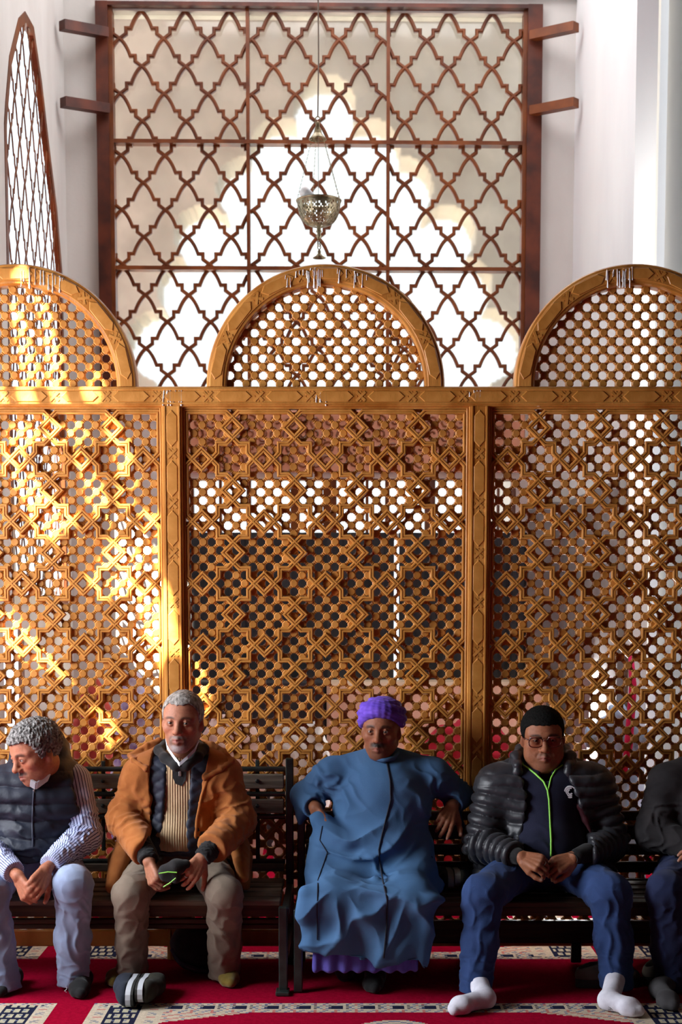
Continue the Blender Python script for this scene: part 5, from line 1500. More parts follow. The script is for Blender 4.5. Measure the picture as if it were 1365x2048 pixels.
    tube_px('side_seam', B, [(645, 1652), (640, 1680), (655, 1705), (650, 1720), (636, 1760), (635, 1800), (635, 1880)], .0020, MATS['dark_seam'], r, off=.0015)
    rg = [P(742, 1508, -.165), P(738, 1504, -.24), P(748, 1516, -.300), P(766, 1521, -.318), P(786, 1517, -.300), P(796, 1506, -.24), P(790, 1508, -.165)]
    b = MB(); b.tube(rg, .010, 8); b.build('neckband', MATS['djellaba_blue'], r, True)
    # violet under-robe showing below
    U = Sculpt(); z0, z1 = P(730, 1943, -.58).z, P(730, 1900, -.58).z; xa, xb = P(627, 1930, -.58).x, P(834, 1930, -.58).x
    U.box(((xa+xb)/2, -.50, (z0+z1)/2+.02), ((xb-xa)/2, .10, (z1-z0)/2+.02), .012, .01); U.warp(lambda p: -np.sin(p[:, 0]*2*math.pi/.06+hash_noise(p, 5, 3))*.006)
    skin_to_obj('under_robe', U, .006, MATS['violet_cloth'], r)
    for i, (toe, dx) in enumerate((((692, 1966), .0), ((745, 1990), .015))):
        F_ = Sculpt(); t = G(*toe); foot(F_, an[i], t+Vector((dx, .235, 0)), t); F_.cone(an[i], an[i]+Vector((0, 0, .12)), .038, .042, .02); skin_to_obj('sock', F_, .0045, MATS['black_sock'], r)
    PEOPLE['robe'] = B
man_in_robe()
# ---- the man in the quilted jacket and glasses
def man_in_puffer():
    r = person(1090, 'seated man with glasses in a black quilted jacket, navy trousers and white socks')
    H = Head(P(1086, 1472, -.235), yaw=3, pitch=6, roll=-2, sc_=1.075, wide=1.05, jaw=.004, jowl=1, frown=.0055)
    hip = [P(1038, 1755, -.26), P(1142, 1755, -.26)]; kn = [P(968, 1790, -.62), P(1222, 1790, -.60)]; an = [P(953, 1966, -.66), P(1234, 1962, -.62)]
    sh = [P(992, 1572, -.23), P(1190, 1572, -.21)]; el = [P(964, 1688, -.28), P(1222, 1684, -.25)]; wr = [P(1043, 1714, -.51), P(1149, 1714, -.49)]
    nk = P(1088, 1550, -.17)
    S = Sculpt(); H.add(S); H.neck(S, nk, .058, .062); skeleton(S, H, nk, sh, el, wr, hip, kn, an)
    S.ell(H.W((0, -.035, -.115)), np.array((.050, .045, .030))*H.k, .03, H.M)
    hl = hand_fn(wr[0]+Vector((0, 0, .003)), P(1092, 1733, -.575)-wr[0], (-.30, -.70, .65), -1, ((42, 42, 20), (46, 44, 22), (50, 46, 24), (52, 48, 26)), (5, 1, -3, -7), (26, 22, 14, 16), 1.0)
    hr = hand_fn(wr[1], P(1100, 1738, -.530)-wr[1], (.25, -.70, .65), 1, ((38, 40, 22), (42, 44, 24), (46, 46, 24), (50, 48, 26)), (5, 1, -3, -7), (26, 20, 16, 18), 1.0)
    for q in (hl, hr): S.add(q[0], q[1], q[2], 'u', .008)
    skin = (.33, .125, .062); D = (.014, .010, .009)
    def cf(p):
        C = H.colour(p, skin, (.30, .095, .075), D, [(lambda x, y, z, n: np.exp(-(x/.028)**4)*np.exp(-((z+.055)/.0055)**4)*(y < -.075), (.14, .075, .055), .6)], (.20, .085, .048), brow_w=1.15); hand_colour(C, p, hl[3]+hr[3], skin); return C
    skin_to_obj('body', S, .0030, MATS['skin'], r, cf); H.eyes(r)
    H.hair(MATS['hair_black'], r, .058, seed=9, thick=.0055)
    # glasses
    g = MB()
    for x in (-1, 1):
        pts = [H.W((x*(.0335+.0255*math.copysign(abs(math.cos(a))**.65, math.cos(a))), -.1035+.006*abs(math.cos(a)), -.005+.0185*math.copysign(abs(math.sin(a))**.7, math.sin(a)))) for a in [2*math.pi*i/24 for i in range(25)]]
        g.tube(pts, .0021*H.k, 6); g.tube([H.W((x*.059, -.098, .006)), H.W((x*.077, -.06, .006)), H.W((x*.080, .002, .006))], .0019*H.k, 6)
        g.tube([H.W((x*(.0335+t), -.1035, .0145)) for t in (-.022, 0, .024)], .0030*H.k, 6)
    g.tube([H.W((-.009, -.105, .002)), H.W((0, -.108, .005)), H.W((.009, -.105, .002))], .0022*H.k, 6)
    go = g.build('glasses', MATS['tortoise'], r, True, label='dark red framed glasses')
    for x in (-1, 1):
        b = MB(); n = 20; V = [H.W((x*(.0335+.0245*math.copysign(abs(math.cos(a))**.65, math.cos(a))), -.1035, -.005+.0175*math.copysign(abs(math.sin(a))**.7, math.sin(a)))) for a in [2*math.pi*i/n for i in range(n)]]
        b.add(V, [tuple(range(n))]); b.build('lens', MATS['lens'], go)
    # trousers
    T = legs(hip, kn, an, .098, .080, .066, P(950, 1976, -.62).z, P(1090, 1755, -.23), (.20, .15, .12), seed=60)
    skin_to_obj('trousers', T, .006, MATS['navy_track'], r)
    for i, (toe, heel) in enumerate((((900, 2033), (984, 2017)), ((1280, 2037), (1208, 2020)))):
        F_ = Sculpt(); foot(F_, an[i], G(*heel)+Vector((0, .03, 0)), G(*toe), 1.04, .043); F_.cone(an[i], an[i]+Vector((0, 0, .05)), .043, .044, .02); so = skin_to_obj('sock', F_, .004, MATS['white_sock'], r)
        if i == 1:      # small printed word on the sock
            cu = bpy.data.curves.new('sock_print', 'FONT'); cu.body = 'LEADER'; cu.size = .022; cu.extrude = .0004; cu.align_x = 'CENTER'; cu.shear = .35
            tmp = bpy.data.objects.new('sock_print_curve', cu); me = bpy.data.meshes.new_from_object(tmp); bpy.data.objects.remove(tmp)
            c = hit(F_, 1226, 2020, off=.001); M4 = Matrix.Translation(c) @ Euler((R(68), 0, R(6))).to_matrix().to_4x4() @ Matrix.Diagonal((.46, .95, 1, 1)); me.transform(M4)
            me.materials.append(MATS['black_plastic']); link_mesh('sock_print', me, so)
    # track top under the jacket
    W_ = Sculpt(); W_.ell(P(1090, 1620, -.23), (.165, .140, .20), .03); W_.ell(P(1092, 1690, -.26), (.175, .180, .135), .07); W_.cone(P(1030, 1570, -.22), P(1148, 1570, -.22), .10, .10, .05)
    W_.cone(P(1088, 1560, -.20), P(1087, 1530, -.20), .088, .074, .03)
    local_folds(W_, P(1080, 1700, -.42), .12, .006, 7, (.2, 0, 1), 4)
    W_.ell(H.W((0, -.02, -.16)), (.040, .09, .05), .02, None, 's')
    skin_to_obj('track_top', W_, .007, MATS['track_navy'], r)
    pip = [(1044, 1519), (1047, 1530), (1058, 1537), (1072, 1548), (1088, 1563), (1096, 1580), (1099, 1600), (1101, 1640), (1103, 1680), (1103, 1712)]
    tube_px('green_zip', W_, pip, .0042, MATS['green_piping'], r, off=.001, label='neon green zip')
    tube_px('green_zip', W_, [(1126, 1530), (1112, 1540), (1103, 1555), (1097, 1580)], .0034, MATS['green_piping'], r, off=.001)
    # round white emblem of nested arcs on the chest
    c = hit(W_, 1141, 1584, off=.004); b = MB()
    for rr, a0, a1 in ((.0235, 40, 290), (.0165, 70, 300), (.0095, 100, 330)):
        n = 16; V = []
        for i in range(n+1):
            a = R(a0+(a1-a0)*i/n)
            for q in (rr-.0026, rr+.0026): V += [c+Vector((q*math.cos(a), -.0022, q*math.sin(a))), c+Vector((q*math.cos(a), .012, q*math.sin(a)))]
        b.add(V, [(4*i, 4*i+4, 4*i+6, 4*i+2) for i in range(n)]+[(4*i+2, 4*i+6, 4*i+7, 4*i+3) for i in range(n)]+[(4*i, 4*i+1, 4*i+5, 4*i+4) for i in range(n)])
    recalc(b.build('chest_emblem', MATS['logo_white'], r, kind=None, label='round white emblem of curved lines'))
    # jacket
    K = Sculpt(); K.ell(P(1088, 1618, -.215), (.215, .170, .215), .03); K.ell(P(1092, 1700, -.235), (.220, .200, .135), .07)
    K.cone(P(1050, 1540, -.19), sh[0], .066, .082, .05); K.cone(P(1126, 1540, -.18), sh[1], .066, .082, .05)
    K.cone(P(1020, 1580, -.22), P(1160, 1580, -.22), .118, .118, .05)
    K.cone(P(970, 1740, -.25), P(1000, 1775, -.30), .05, .04, .05); K.cone(P(1210, 1740, -.25), P(1190, 1770, -.3), .05, .04, .05)
    cl, cr = P(1030, 1711, -.470), P(1168, 1709, -.475)
    for i, c in ((0, cl), (1, cr)):
        K.cone(sh[i], el[i], .084, .075, .03); K.cone(el[i], c, .072, .054, .03)
        dd = (c-el[i]).normalized(); K.add((lambda c=c, dd=dd: (lambda p: np.maximum(-(p-V3(c))@V3(dd), np.linalg.norm(p-V3(c)-V3(dd)*.07, axis=1)-.072)))(), c+dd*.07, .15, 's', .01)
        ra, rb = rings(sh[i], el[i], .046, .020, i), rings(el[i], c, .040, .018, 5+i)
        mid = V3(el[i])
        def fn(p, i=i, c=c, ra=ra, rb=rb):
            a, e, d_ = V3(sh[i]), V3(el[i]), V3(c)
            def ds(u, v): h = np.clip(((p-u)@(v-u))/((v-u)@(v-u)), 0, 1); return np.linalg.norm(p-u-h[:, None]*(v-u), axis=1), h
            d1, h1 = ds(a, e); d2, h2 = ds(e, d_)
            w1 = np.clip((.115-d1)/.03, 0, 1)*(d1 <= d2)*np.clip(h1/.12, 0, 1); w2 = np.clip((.11-d2)/.03, 0, 1)*(d2 < d1)
            return ra(p)*w1+rb(p)*w2
        K.warp(fn, el[i], .42)
    bod = rings(P(1088, 1520, -.2), P(1088, 1760, -.2), .050, .016, 11)
    def bfn(p):
        w = np.ones(len(p))
        for i in (0, 1):
            for u, v in ((sh[i], el[i]), (el[i], (cl, cr)[i])):
                u, v = V3(u), V3(v); h = np.clip(((p-u)@(v-u))/((v-u)@(v-u)), 0, 1); w *= np.clip((np.linalg.norm(p-u-h[:, None]*(v-u), axis=1)-.085)/.03, 0, 1)
        return bod(p)*w
    K.warp(bfn, P(1088, 1630, -.2), .5)
    opening(K, [(1032, 1490), (1040, 1530), (1052, 1570), (1058, 1600), (1052, 1650), (1042, 1700), (1030, 1790)], [(1136, 1490), (1136, 1530), (1152, 1570), (1166, 1610), (1182, 1660), (1184, 1700), (1170, 1790)], -.42, -.20)
    K.warp(lambda p: hash_noise(p, 14, 8)*.003)
    skin_to_obj('jacket', K, .0055, MATS['puffer_black'], r)
    tube_px('jacket_zip', K, [(1054, 1570), (1061, 1600), (1055, 1650), (1046, 1690)], .006, MATS['puffer_black'], r, off=-.002)
    # stand-up collar, with its maroon lining on show
    C_ = Sculpt(); ring = [P(1036, 1532, -.30), P(1032, 1512, -.24), P(1042, 1500, -.15), P(1086, 1494, -.10), P(1130, 1500, -.15), P(1142, 1512, -.24), P(1138, 1534, -.30)]
    C_.chain(ring, [.018, .022, .024, .024, .024, .022, .018], .015); C_.chain([q+Vector((0, .004, -.03)) for q in ring], [.024]*7, .015); C_.warp(lambda p: -(np.abs(np.sin(p[:, 2]*math.pi/.032))**.6-.6)*.004); skin_to_obj('jacket_collar', C_, .005, MATS['puffer_black'], r)
    L_ = Sculpt(); L_.chain([hit(K, x, y, off=-.004) for x, y in ((1150, 1592), (1160, 1612), (1172, 1640), (1182, 1664))], [.006, .013, .014, .005], .01); skin_to_obj('lining_flap', L_, .004, MATS['maroon_lining'], r, label='maroon lining')
    for i, c in ((0, cl), (1, cr)):
        U_ = Sculpt(); U_.cone(c-(c-el[i])*.12, c+(wr[i]-c)*.6, .041, .034, .01); skin_to_obj('inner_cuff', U_, .0045, MATS['black_knit'], r)
    # bracelets and ring
    d = (wr[1]-el[1]).normalized(); u = d.cross(Vector((0, 0, 1))).normalized(); v = d.cross(u)
    for s_ in (.004, .016):
        c = wr[1]+(P(1110, 1738, -.545)-wr[1])*(.05+s_*6); b = MB(); b.tube([c+(u*math.cos(q)*.031+v*math.sin(q)*.024) for q in [2*math.pi*i/18 for i in range(19)]], .0032, 6); b.build('bracelet', MATS['black_plastic'], r)
    f = hl[5][2][0]; a, e = Vector(f[0]), Vector(f[1]); t = (e-a).normalized(); c = a+(e-a)*.5; u = t.cross(Vector((0, 0, 1))).normalized(); v = t.cross(u)
    b = MB(); b.tube([c+(u*math.cos(q)+v*math.sin(q))*.0102 for q in [math.pi*2*i/14 for i in range(15)]], .0017, 5); b.build('ring', MATS['steel'], r)
def lens_mat():
    m = bpy.data.materials.new('lens'); m.use_nodes = True; N = m.node_tree.nodes; L = m.node_tree.links; N.remove(N['Principled BSDF'])
    t = N.new('ShaderNodeBsdfTransparent'); t.inputs[0].default_value = (.80, .72, .66, 1); g = N.new('ShaderNodeBsdfGlossy'); g.inputs['Roughness'].default_value = .05
    x = N.new('ShaderNodeMixShader'); x.inputs[0].default_value = .06; L.new(t.outputs[0], x.inputs[1]); L.new(g.outputs[0], x.inputs[2]); L.new(x.outputs[0], N['Material Output'].inputs[0]); MATS['lens'] = m
lens_mat()
man_in_puffer()
# ---- the man in the padded vest, looking away
def man_in_vest():
    r = person(75, 'seated man in a padded black vest and striped shirt, clasping his hands')
    H = Head(P(70, 1502, -.42), yaw=46, pitch=20, roll=-3, sc_=1.06, wide=1.0, jaw=.002)
    hip = [P(20, 1750, -.24), P(120, 1750, -.24)]; kn = [P(-22, 1785, -.62), P(146, 1768, -.60)]; an = [P(8, 1966, -.56), P(148, 1968, -.50)]
    sh = [P(-22, 1572, -.34), P(148, 1562, -.28)]; el = [P(-38, 1686, -.40), P(170, 1672, -.34)]; wr = [P(36, 1752, -.64), P(92, 1738, -.62)]
    nk = P(80, 1560, -.28)
    S = Sculpt(); H.add(S); H.neck(S, nk); skeleton(S, H, nk, sh, el, wr, hip, kn, an)
    hl = hand_fn(wr[0], P(52, 1784, -.67)-wr[0], (-.75, -.60, .25), -1, ((46, 60, 30), (50, 62, 32), (54, 64, 34), (56, 64, 34)), (4, 1, -2, -5), (22, 30, 14, 18), 1.0)
    hr = hand_fn(wr[1], P(70, 1778, -.69)-wr[1], (.55, -.80, .20), 1, ((36, 50, 24), (42, 54, 28), (46, 56, 30), (50, 58, 30)), (5, 1, -2, -6), (40, 12, 12, 16), 1.0)
    for q in (hl, hr): S.add(q[0], q[1], q[2], 'u', .008)
    skin = (.40, .150, .085); D = (.016, .012, .011)
    beard = [(lambda x, y, z, n: np.exp(-(x/.033)**6)*np.exp(-((z+.0555)/.0072)**4)*(y < -.070)*(.8+.4*n), (.045, .040, .040), .95)]
    def cf(p):
        C = H.colour(p, skin, (.33, .11, .085), D, beard, (.24, .11, .07), brow_w=1.25); hand_colour(C, p, hl[3]+hr[3], skin); return C
    skin_to_obj('body', S, .0030, MATS['skin'], r, cf); H.eyes(r, gaze=(-.25, -.1))
    H.hair(MATS['hair_salt'], r, .064, seed=14, thick=.013, curl=2.6, hf=60, h=.0032, receding=.004)
    T = legs(hip, kn, an, .088, .074, .066, P(140, 1974, -.5).z, P(72, 1750, -.22), seed=80)
    skin_to_obj('jeans', T, .006, MATS['denim'], r)
    for i, (toe, dx) in enumerate((((-6, 1997), .02), ((156, 2001), -.02))):
        F_ = Sculpt(); t = G(*toe); foot(F_, an[i]+Vector((0, 0, -.01)), t+Vector((dx, .24, 0)), t); skin_to_obj('sock', F_, .0045, MATS['black_sock'], r)
    b = MB(); q0 = P(132, 1972, -.58); b.tube([q0, q0+Vector((.004, 0, -.012)), q0+Vector((-.006, -.003, -.02)), q0+Vector((.002, 0, -.026))], .0014, 5); b.build('loose_thread', MATS['white_shirt'], r)
    # shirt sleeves and collar
    cw = [wr[0]+(Vector(el[0])-wr[0])*.10, wr[1]+(Vector(el[1])-wr[1])*.10]
    for i in (0, 1):
        A = Sculpt(); A.cone(sh[i], el[i], .074, .070, .03); A.cone(el[i], cw[i], .066, .046, .03); dd = (cw[i]-el[i]).normalized()
        A.cone(el[i]+(cw[i]-el[i])*.72, cw[i], .046, .040, .004)
        A.cut(cw[i], dd, .004)
        local_folds(A, el[i]+(cw[i]-el[i])*.45, .11, .012, 15, tuple(dd), 5+i); local_folds(A, el[i]+(sh[i]-el[i])*.25, .09, .010, 12, tuple((el[i]-sh[i]).normalized()), 8+i)
        skin_to_obj('shirt_sleeve', A, .004, MATS['striped_shirt'], r, attrs={'U': limb_u([(sh[i], el[i]), (el[i], cw[i])])})
    b = MB(); cc = [P(106, 1530, -.385), P(100, 1538, -.405), P(92, 1556, -.44), P(70, 1572, -.485), P(60, 1566, -.49)]
    V = []
    for i, q in enumerate(cc): t = Vector((.002, 0, .014)); q = Vector(q); V += [q-t, q+t, q+t+Vector((.008, .006, 0)), q-t+Vector((.008, .006, 0))]
    b.add(V, [(i*4+k, i*4+(k+1) % 4, (i+1)*4+(k+1) % 4, (i+1)*4+k) for i in range(4) for k in range(4)]); recalc(b.build('shirt_collar', MATS['white_shirt'], r, label='pale collar'))
    # vest
    K = Sculpt(); K.ell(P(66, 1618, -.31), (.172, .150, .200), .03); K.ell(P(62, 1682, -.34), (.165, .160, .110), .06)
    K.cone(P(50, 1560, -.31), sh[0]+Vector((.03, 0, 0)), .080, .080, .05); K.cone(P(95, 1556, -.29), sh[1]+Vector((-.022, 0, 0)), .080, .082, .05)
    K.cone(P(0, 1600, -.33), P(130, 1596, -.30), .12, .12, .05)
    C_ = [P(118, 1512, -.26), P(112, 1500, -.20), P(80, 1495, -.17), P(40, 1510, -.22), P(25, 1545, -.33)]
    K.chain([P(122, 1548, -.33)]+C_, [.034, .040, .042, .042, .040, .036], .02)
    # the hood bunched behind the neck
    K.ell(P(112, 1508, -.22), (.060, .055, .105), .03); K.ell(P(126, 1540, -.25), (.055, .06, .06), .03)
    for i in (0, 1):
        o = V3(sh[i])+V3(((-.055 if i == 0 else .055), 0, -.02)); K.ell(o, (.060, .14, .13), .01, None, 's')
    zq = rings(P(66, 1500, -.3), P(66, 1720, -.3), .070, .014, 3)
    K.warp(lambda p: zq(p)*(p[:, 2] < P(60, 1545, -.4).z)); K.warp(lambda p: hash_noise(p, 9, 5)*.005); local_folds(K, P(60, 1680, -.48), .12, .008, 9, (.5, 0, .9), 6)
    K.cut(P(66, 1712, -.3), (0, 0, -1), .015)
    skin_to_obj('padded_vest', K, .0055, MATS['vest_black'], r)
    tube_px('front_zip', K, [(68, 1578), (66, 1610), (65, 1650), (66, 1700)], .0042, MATS['quilt_navy'], r, off=.001)
    p0 = hit(K, 68, 1580, off=.004); b = MB(); b.box(p0-Vector((0, .002, .008)), (.008, .004, .022), bev=.0015); b.build('zip_pull', MATS['steel'], r)
man_in_vest()
# ---- the man cut off by the picture's right edge
def man_at_edge():
    r = person(1400, 'seated man in a plain dark jacket and dark jeans, half out of frame')
    H = Head(P(1424, 1470, -.25), yaw=-10, pitch=6, sc_=1.03)
    hip = [P(1360, 1755, -.25), P(1455, 1755, -.25)]; kn = [P(1332, 1786, -.58), P(1490, 1786, -.58)]; an = [P(1346, 1972, -.55), P(1485, 1972, -.52)]
    sh = [P(1336, 1566, -.22), P(1500, 1566, -.22)]; el = [P(1306, 1664, -.27), P(1540, 1664, -.27)]; wr = [P(1408, 1702, -.44), P(1430, 1694, -.45)]
    nk = P(1420, 1545, -.18)
    S = Sculpt(); H.add(S); H.neck(S, nk); skeleton(S, H, nk, sh, el, wr, hip, kn, an)
    hl = hand_fn(wr[0], Vector((1, -.15, -.1)), (0, -.6, .8), -1, ((20, 25, 15),)*4); hr = hand_fn(wr[1], Vector((-1, -.15, -.1)), (0, -.6, .8), 1, ((20, 25, 15),)*4)
    for q in (hl, hr): S.add(q[0], q[1], q[2], 'u', .008)
    skin = (.36, .14, .08)
    def cf(p): C = H.colour(p, skin); hand_colour(C, p, hl[3]+hr[3], skin); return C
    skin_to_obj('body', S, .0034, MATS['skin'], r, cf); H.eyes(r); H.hair(MATS['hair_black'], r, .062, seed=3, h=.004)
    T = legs(hip, kn, an, .090, .076, .064, P(1350, 1985, -.5).z, P(1408, 1755, -.22), seed=90); skin_to_obj('jeans', T, .0065, MATS['dark_denim'], r)
    for i, toe in enumerate(((1344, 2026), (1480, 2026))):
        F_ = Sculpt(); t = G(*toe); foot(F_, an[i], t+Vector((0, .245, 0)), t, 1.05); skin_to_obj('sock', F_, .005, MATS['grey_sock'], r)
    K = Sculpt(); K.ell(P(1418, 1620, -.22), (.19, .150, .21), .03); K.ell(P(1418, 1700, -.24), (.185, .16, .12), .05)
    K.cone(P(1390, 1535, -.19), sh[0], .064, .080, .05); K.cone(P(1450, 1535, -.19), sh[1], .064, .080, .05)
    for i in (0, 1):
        dd = (wr[i]-el[i]).normalized(); K.cone(sh[i], el[i], .084, .074, .03); K.cone(el[i], wr[i]-dd*.03, .074, .052, .03); local_folds(K, el[i]+dd*.05, .12, .009, 9, tuple(dd), 3); local_folds(K, (sh[i]+el[i])/2, .12, .009, 8, (.2, 0, 1), 5)
    K.warp(lambda p: hash_noise(p, 5, 8)*.004)
    skin_to_obj('jacket', K, .0065, MATS['dark_jacket'], r)
    b = MB(); b.tube([P(1395, 1520, -.2), P(1400, 1535, -.30), P(1420, 1545, -.33), P(1442, 1535, -.30), P(1448, 1520, -.2)], .02, 8); b.build('jacket_collar', MATS['dark_jacket'], r, True)
man_at_edge()
# ------------------------------------------------------------------ benches
def bolt(px, py, Y, parent):
    c = P(px, py, Y); b = MB(); M = Matrix.Rotation(R(90), 3, 'X'); b.lathe([(.0, .007), (.006, .0065), (.009, .003), (.0095, 0)], c, 10, M); b.build('bolt', MATS['green_iron'], parent, True)
def left_bench():
    I, W = MATS['green_iron'], MATS['weathered_slat']
    x1 = P(576, 1700, -.30).x; x0 = x1-2.35; xm = (x0+x1)/2; Yb = -.065
    r = empty('slatted_bench', (xm, -.3, 0)); tag(r, 'iron bench with weathered brown slats under the two men at the picture left', 'bench', 'slatted benches')
    def slat(y0, y1, Y, dy, n='back_slat', tilt=0):
        a, b_ = P(500, y0, Y), P(500, y1, Y); b = MB(); b.box((xm, Y, (a.z+b_.z)/2), (x1-x0-.05, dy, abs(a.z-b_.z)), bev=.004); o = b.build(n, W, r); return o
    slat(1548, 1577, Yb, .028); slat(1598, 1626, Yb, .028); slat(1726, 1742, Yb, .028); slat(1757, 1772, Yb, .028)
    for py in (1538, 1588, 1633, 1722):
        p = P(500, py, Yb+.0); b = MB(); b.tube([(x0+.02, Yb, p.z), (x1-.02, Yb, p.z)], .0115, 10); b.build('back_tube', I, r)
    zs = .386
    for k in range(5):
        Y = -.145-.074*k; b = MB(); b.box((xm, Y, zs-.014-.005*k), (x1-x0-.05, .070, .026), bev=.004); b.build('seat_slat', W, r)
    b = MB(); b.box((xm, -.466, zs-.066), (x1-x0-.05, .022, .05), bev=.004); b.build('front_apron', MATS['dark_slat'], r)
    for py in (1842, 1856): p = P(500, py, -.46); b = MB(); b.box((xm, -.40+.03*(py > 1850), p.z-.012), (x1-x0-.05, .025, .022), bev=.004); b.build('stretcher', MATS['dark_slat'], r)
    for x in (x0, x1):
        b = MB(); zt = P(576, 1516, Yb).z
        b.box((x, Yb, zt/2+.002), (.034, .034, zt-.004), bev=.004); b.build('back_post', I, r)
        b = MB(); b.box((x-.010, -.565, .182), (.036, .036, .352), bev=.004); b.build('front_leg', I, r)
        b = MB(); b.box((x-.012, -.585, .010), (.055, .075, .016), bev=.003); b.build('foot_plate', I, r)
        b = MB(); b.box((x, Yb-.02, .010), (.046, .07, .016), bev=.003); b.build('foot_plate', I, r)
        b = MB(); b.box((x, -.325, .338), (.030, .50, .034), bev=.004); b.box((x, -.325, .16), (.024, .48, .03), bev=.004); b.build('side_rail', I, r)
    # upright flat bars behind the slats
    for pxx, y0, y1 in ((206, 1640, 1702), (515, 1520, 1720), (206, 1522, 1640), (28, 1522, 1720)):
        a, b_ = P(pxx, y0, Yb+.012), P(pxx, y1, Yb+.012); b = MB(); b.box((a.x, Yb+.020, (a.z+b_.z)/2), (.018, .010, a.z-b_.z), bev=.003); b.build('back_strap', I, r)
    for pxx in (515, 206):
        for py in (1562, 1612): bolt(pxx, py, Yb-.014, r)
def right_bench():
    I, W = MATS['green_iron'], MATS['dark_slat']
    x0 = P(600, 1700, -.30).x; x1 = x0+2.35; xm = (x0+x1)/2; Yb = -.062
    r = empty('slatted_bench', (xm, -.3, 0)); tag(r, 'dark slatted bench under the three men at the picture right', 'bench', 'slatted benches')
    def slat(y0, y1, Y, dy, n):
        a, b_ = P(900, y0, Y), P(900, y1, Y); b = MB(); b.box((xm, Y, (a.z+b_.z)/2), (x1-x0-.04, dy, abs(a.z-b_.z)), bev=.004); return b.build(n, W, r)
    for y0, y1 in ((1622, 1640), (1650, 1678), (1688, 1709), (1723, 1744), (1757, 1778)): slat(y0, y1, Yb, .026, 'back_slat')
    z0 = .374
    for k in range(5):
        b = MB(); b.box((xm, -.140-.074*k, z0-.014-.004*k), (x1-x0-.04, .080, .026), bev=.004); b.build('seat_slat', W, r)
    b = MB(); a, b_ = P(900, 1804, -.55), P(900, 1817, -.55); b.box((xm, -.470, z0-.056), (x1-x0-.04, .022, .036), bev=.004); b.build('front_apron', W, r)
    a, b_ = P(900, 1842, -.10), P(900, 1887, -.10); b = MB(); b.box((xm, -.085, (a.z+b_.z)/2), (x1-x0-.04, .03, a.z-b_.z), bev=.004); b.build('rear_board', W, r)
    for x in (x0, x1):
        b = MB(); zt = P(604, 1618, Yb).z; b.box((x, Yb, zt/2+.002), (.034, .034, zt-.004), bev=.004); b.build('back_post', I, r)
        b = MB(); b.box((x, -.555, z0/2-.012), (.036, .036, z0-.032), bev=.004); b.build('front_leg', I, r)
        b = MB(); b.box((x, -.325, z0-.045), (.030, .46, .034), bev=.004); b.build('side_rail', I, r)
    for xx in (P(1154, 1892, -.1).x,):
        b = MB(); zf = P(900, 1886, -.10).z; b.box((xx, -.088, zf/2+.002), (.045, .024, zf-.004), bev=.004); b.build('centre_foot', I, r)
left_bench(); right_bench()
# ------------------------------------------------------------------ shoes, bag and bundles
cloth('shoe_navy', (.012, .016, .028), (.024, .030, .048)); cloth('shoe_olive', (.018, .017, .012), (.032, .030, .020)); cloth('shoe_canvas', (.085, .068, .052), (.13, .105, .082)); plain_mat('shoe_white', (.55, .57, .62), .6); plain_mat('rubber', (.02, .02, .018), .7); plain_mat('lace', (.32, .29, .27), .8); plain_mat('pale_rubber', (.30, .28, .23), .7)
def outline(L, w0, w1, n=28):
    """sole outline, heel at 0, toe at L"""
    pts = []
    for i in range(n):
        a = 2*math.pi*i/n; y = L/2-L/2*math.cos(a); t = y/L
        w = (w0*(1-t)+w1*t)*(1-.16*math.exp(-((t-.42)/.16)**2))
        s = abs(math.sin(a))**.62*math.copysign(1, math.sin(a)); pts.append((w*s+.010*t*t, y))
    return pts
def slab(pts, z0, z1, grow=0.0):
    V = [(x*(1+grow), y, z0) for x, y in pts]+[(x, y, z1) for x, y in pts]; n = len(pts)
    return V, [tuple(range(n-1, -1, -1)), tuple(range(n, 2*n))]+[(i, (i+1) % n, n+(i+1) % n, n+i) for i in range(n)]
def shoe(label, M, upper, group, mid='shoe_white', laces=True, L=.28, opening_=True, sole='rubber'):
    """M: 4x4 placing a shoe modelled heel at the origin, toe along +y, sole on z=0"""
    r = bpy.data.objects.new('shoe', None); col.objects.link(r); r.matrix_world = M; r.empty_display_size = .1; tag(r, label, 'shoe', group)
    def put(name, V, Fs, m, smooth=False, par=None):
        me = bpy.data.meshes.new(name); me.from_pydata([tuple(v) for v in V], [], Fs); me.materials.append(MATS[m])
        if smooth: me.polygons.foreach_set('use_smooth', [True]*len(me.polygons))
        o = bpy.data.objects.new(name, me); o.parent = par or r; col.objects.link(o); return o
    o = outline(L, .037, .049)
    put('outsole', *slab(o, 0, .010, .02), sole); put('midsole', *slab([(x*1.03, y) for x, y in o], .0102, .030), mid)
    S = Sculpt(); S.ell((0, .055, .048), (.036, .058, .050), .02); S.cone((0, .10, .048), (.004, .20, .040), .040, .038, .03); S.ell((.006, .215, .038), (.044, .060, .032), .02); S.cone((0, .07, .07), (0, .13, .072), .030, .026, .03)
    if opening_: S.ell((0, .055, .105), (.024, .050, .055), .008, None, 's')
    S.cut((0, 0, .0305), (0, 0, -1), .003)
    V, Q = S.mesh(.006); me = np_mesh('upper', V, Q, MATS[upper], True); up = bpy.data.objects.new('upper', me); up.parent = r; col.objects.link(up)
    if laces:
        for k in range(4):
            y = .125+.024*k; z = .098-.008*k; b = MB(); b.tube([(-.026, y, z-.020), (-.012, y+.006, z-.003), (.012, y-.002, z-.003), (.028, y+.004, z-.020)], .0035, 6); put('lace', b.V, b.F, 'lace', True)
    return r
def shoe_matrix(loc, yaw=0, lay=0, pitch=0):
    return Matrix.Translation(loc) @ Matrix.Rotation(R(yaw), 4, 'Z') @ Matrix.Rotation(R(lay), 4, 'Y') @ Matrix.Rotation(R(pitch), 4, 'X')
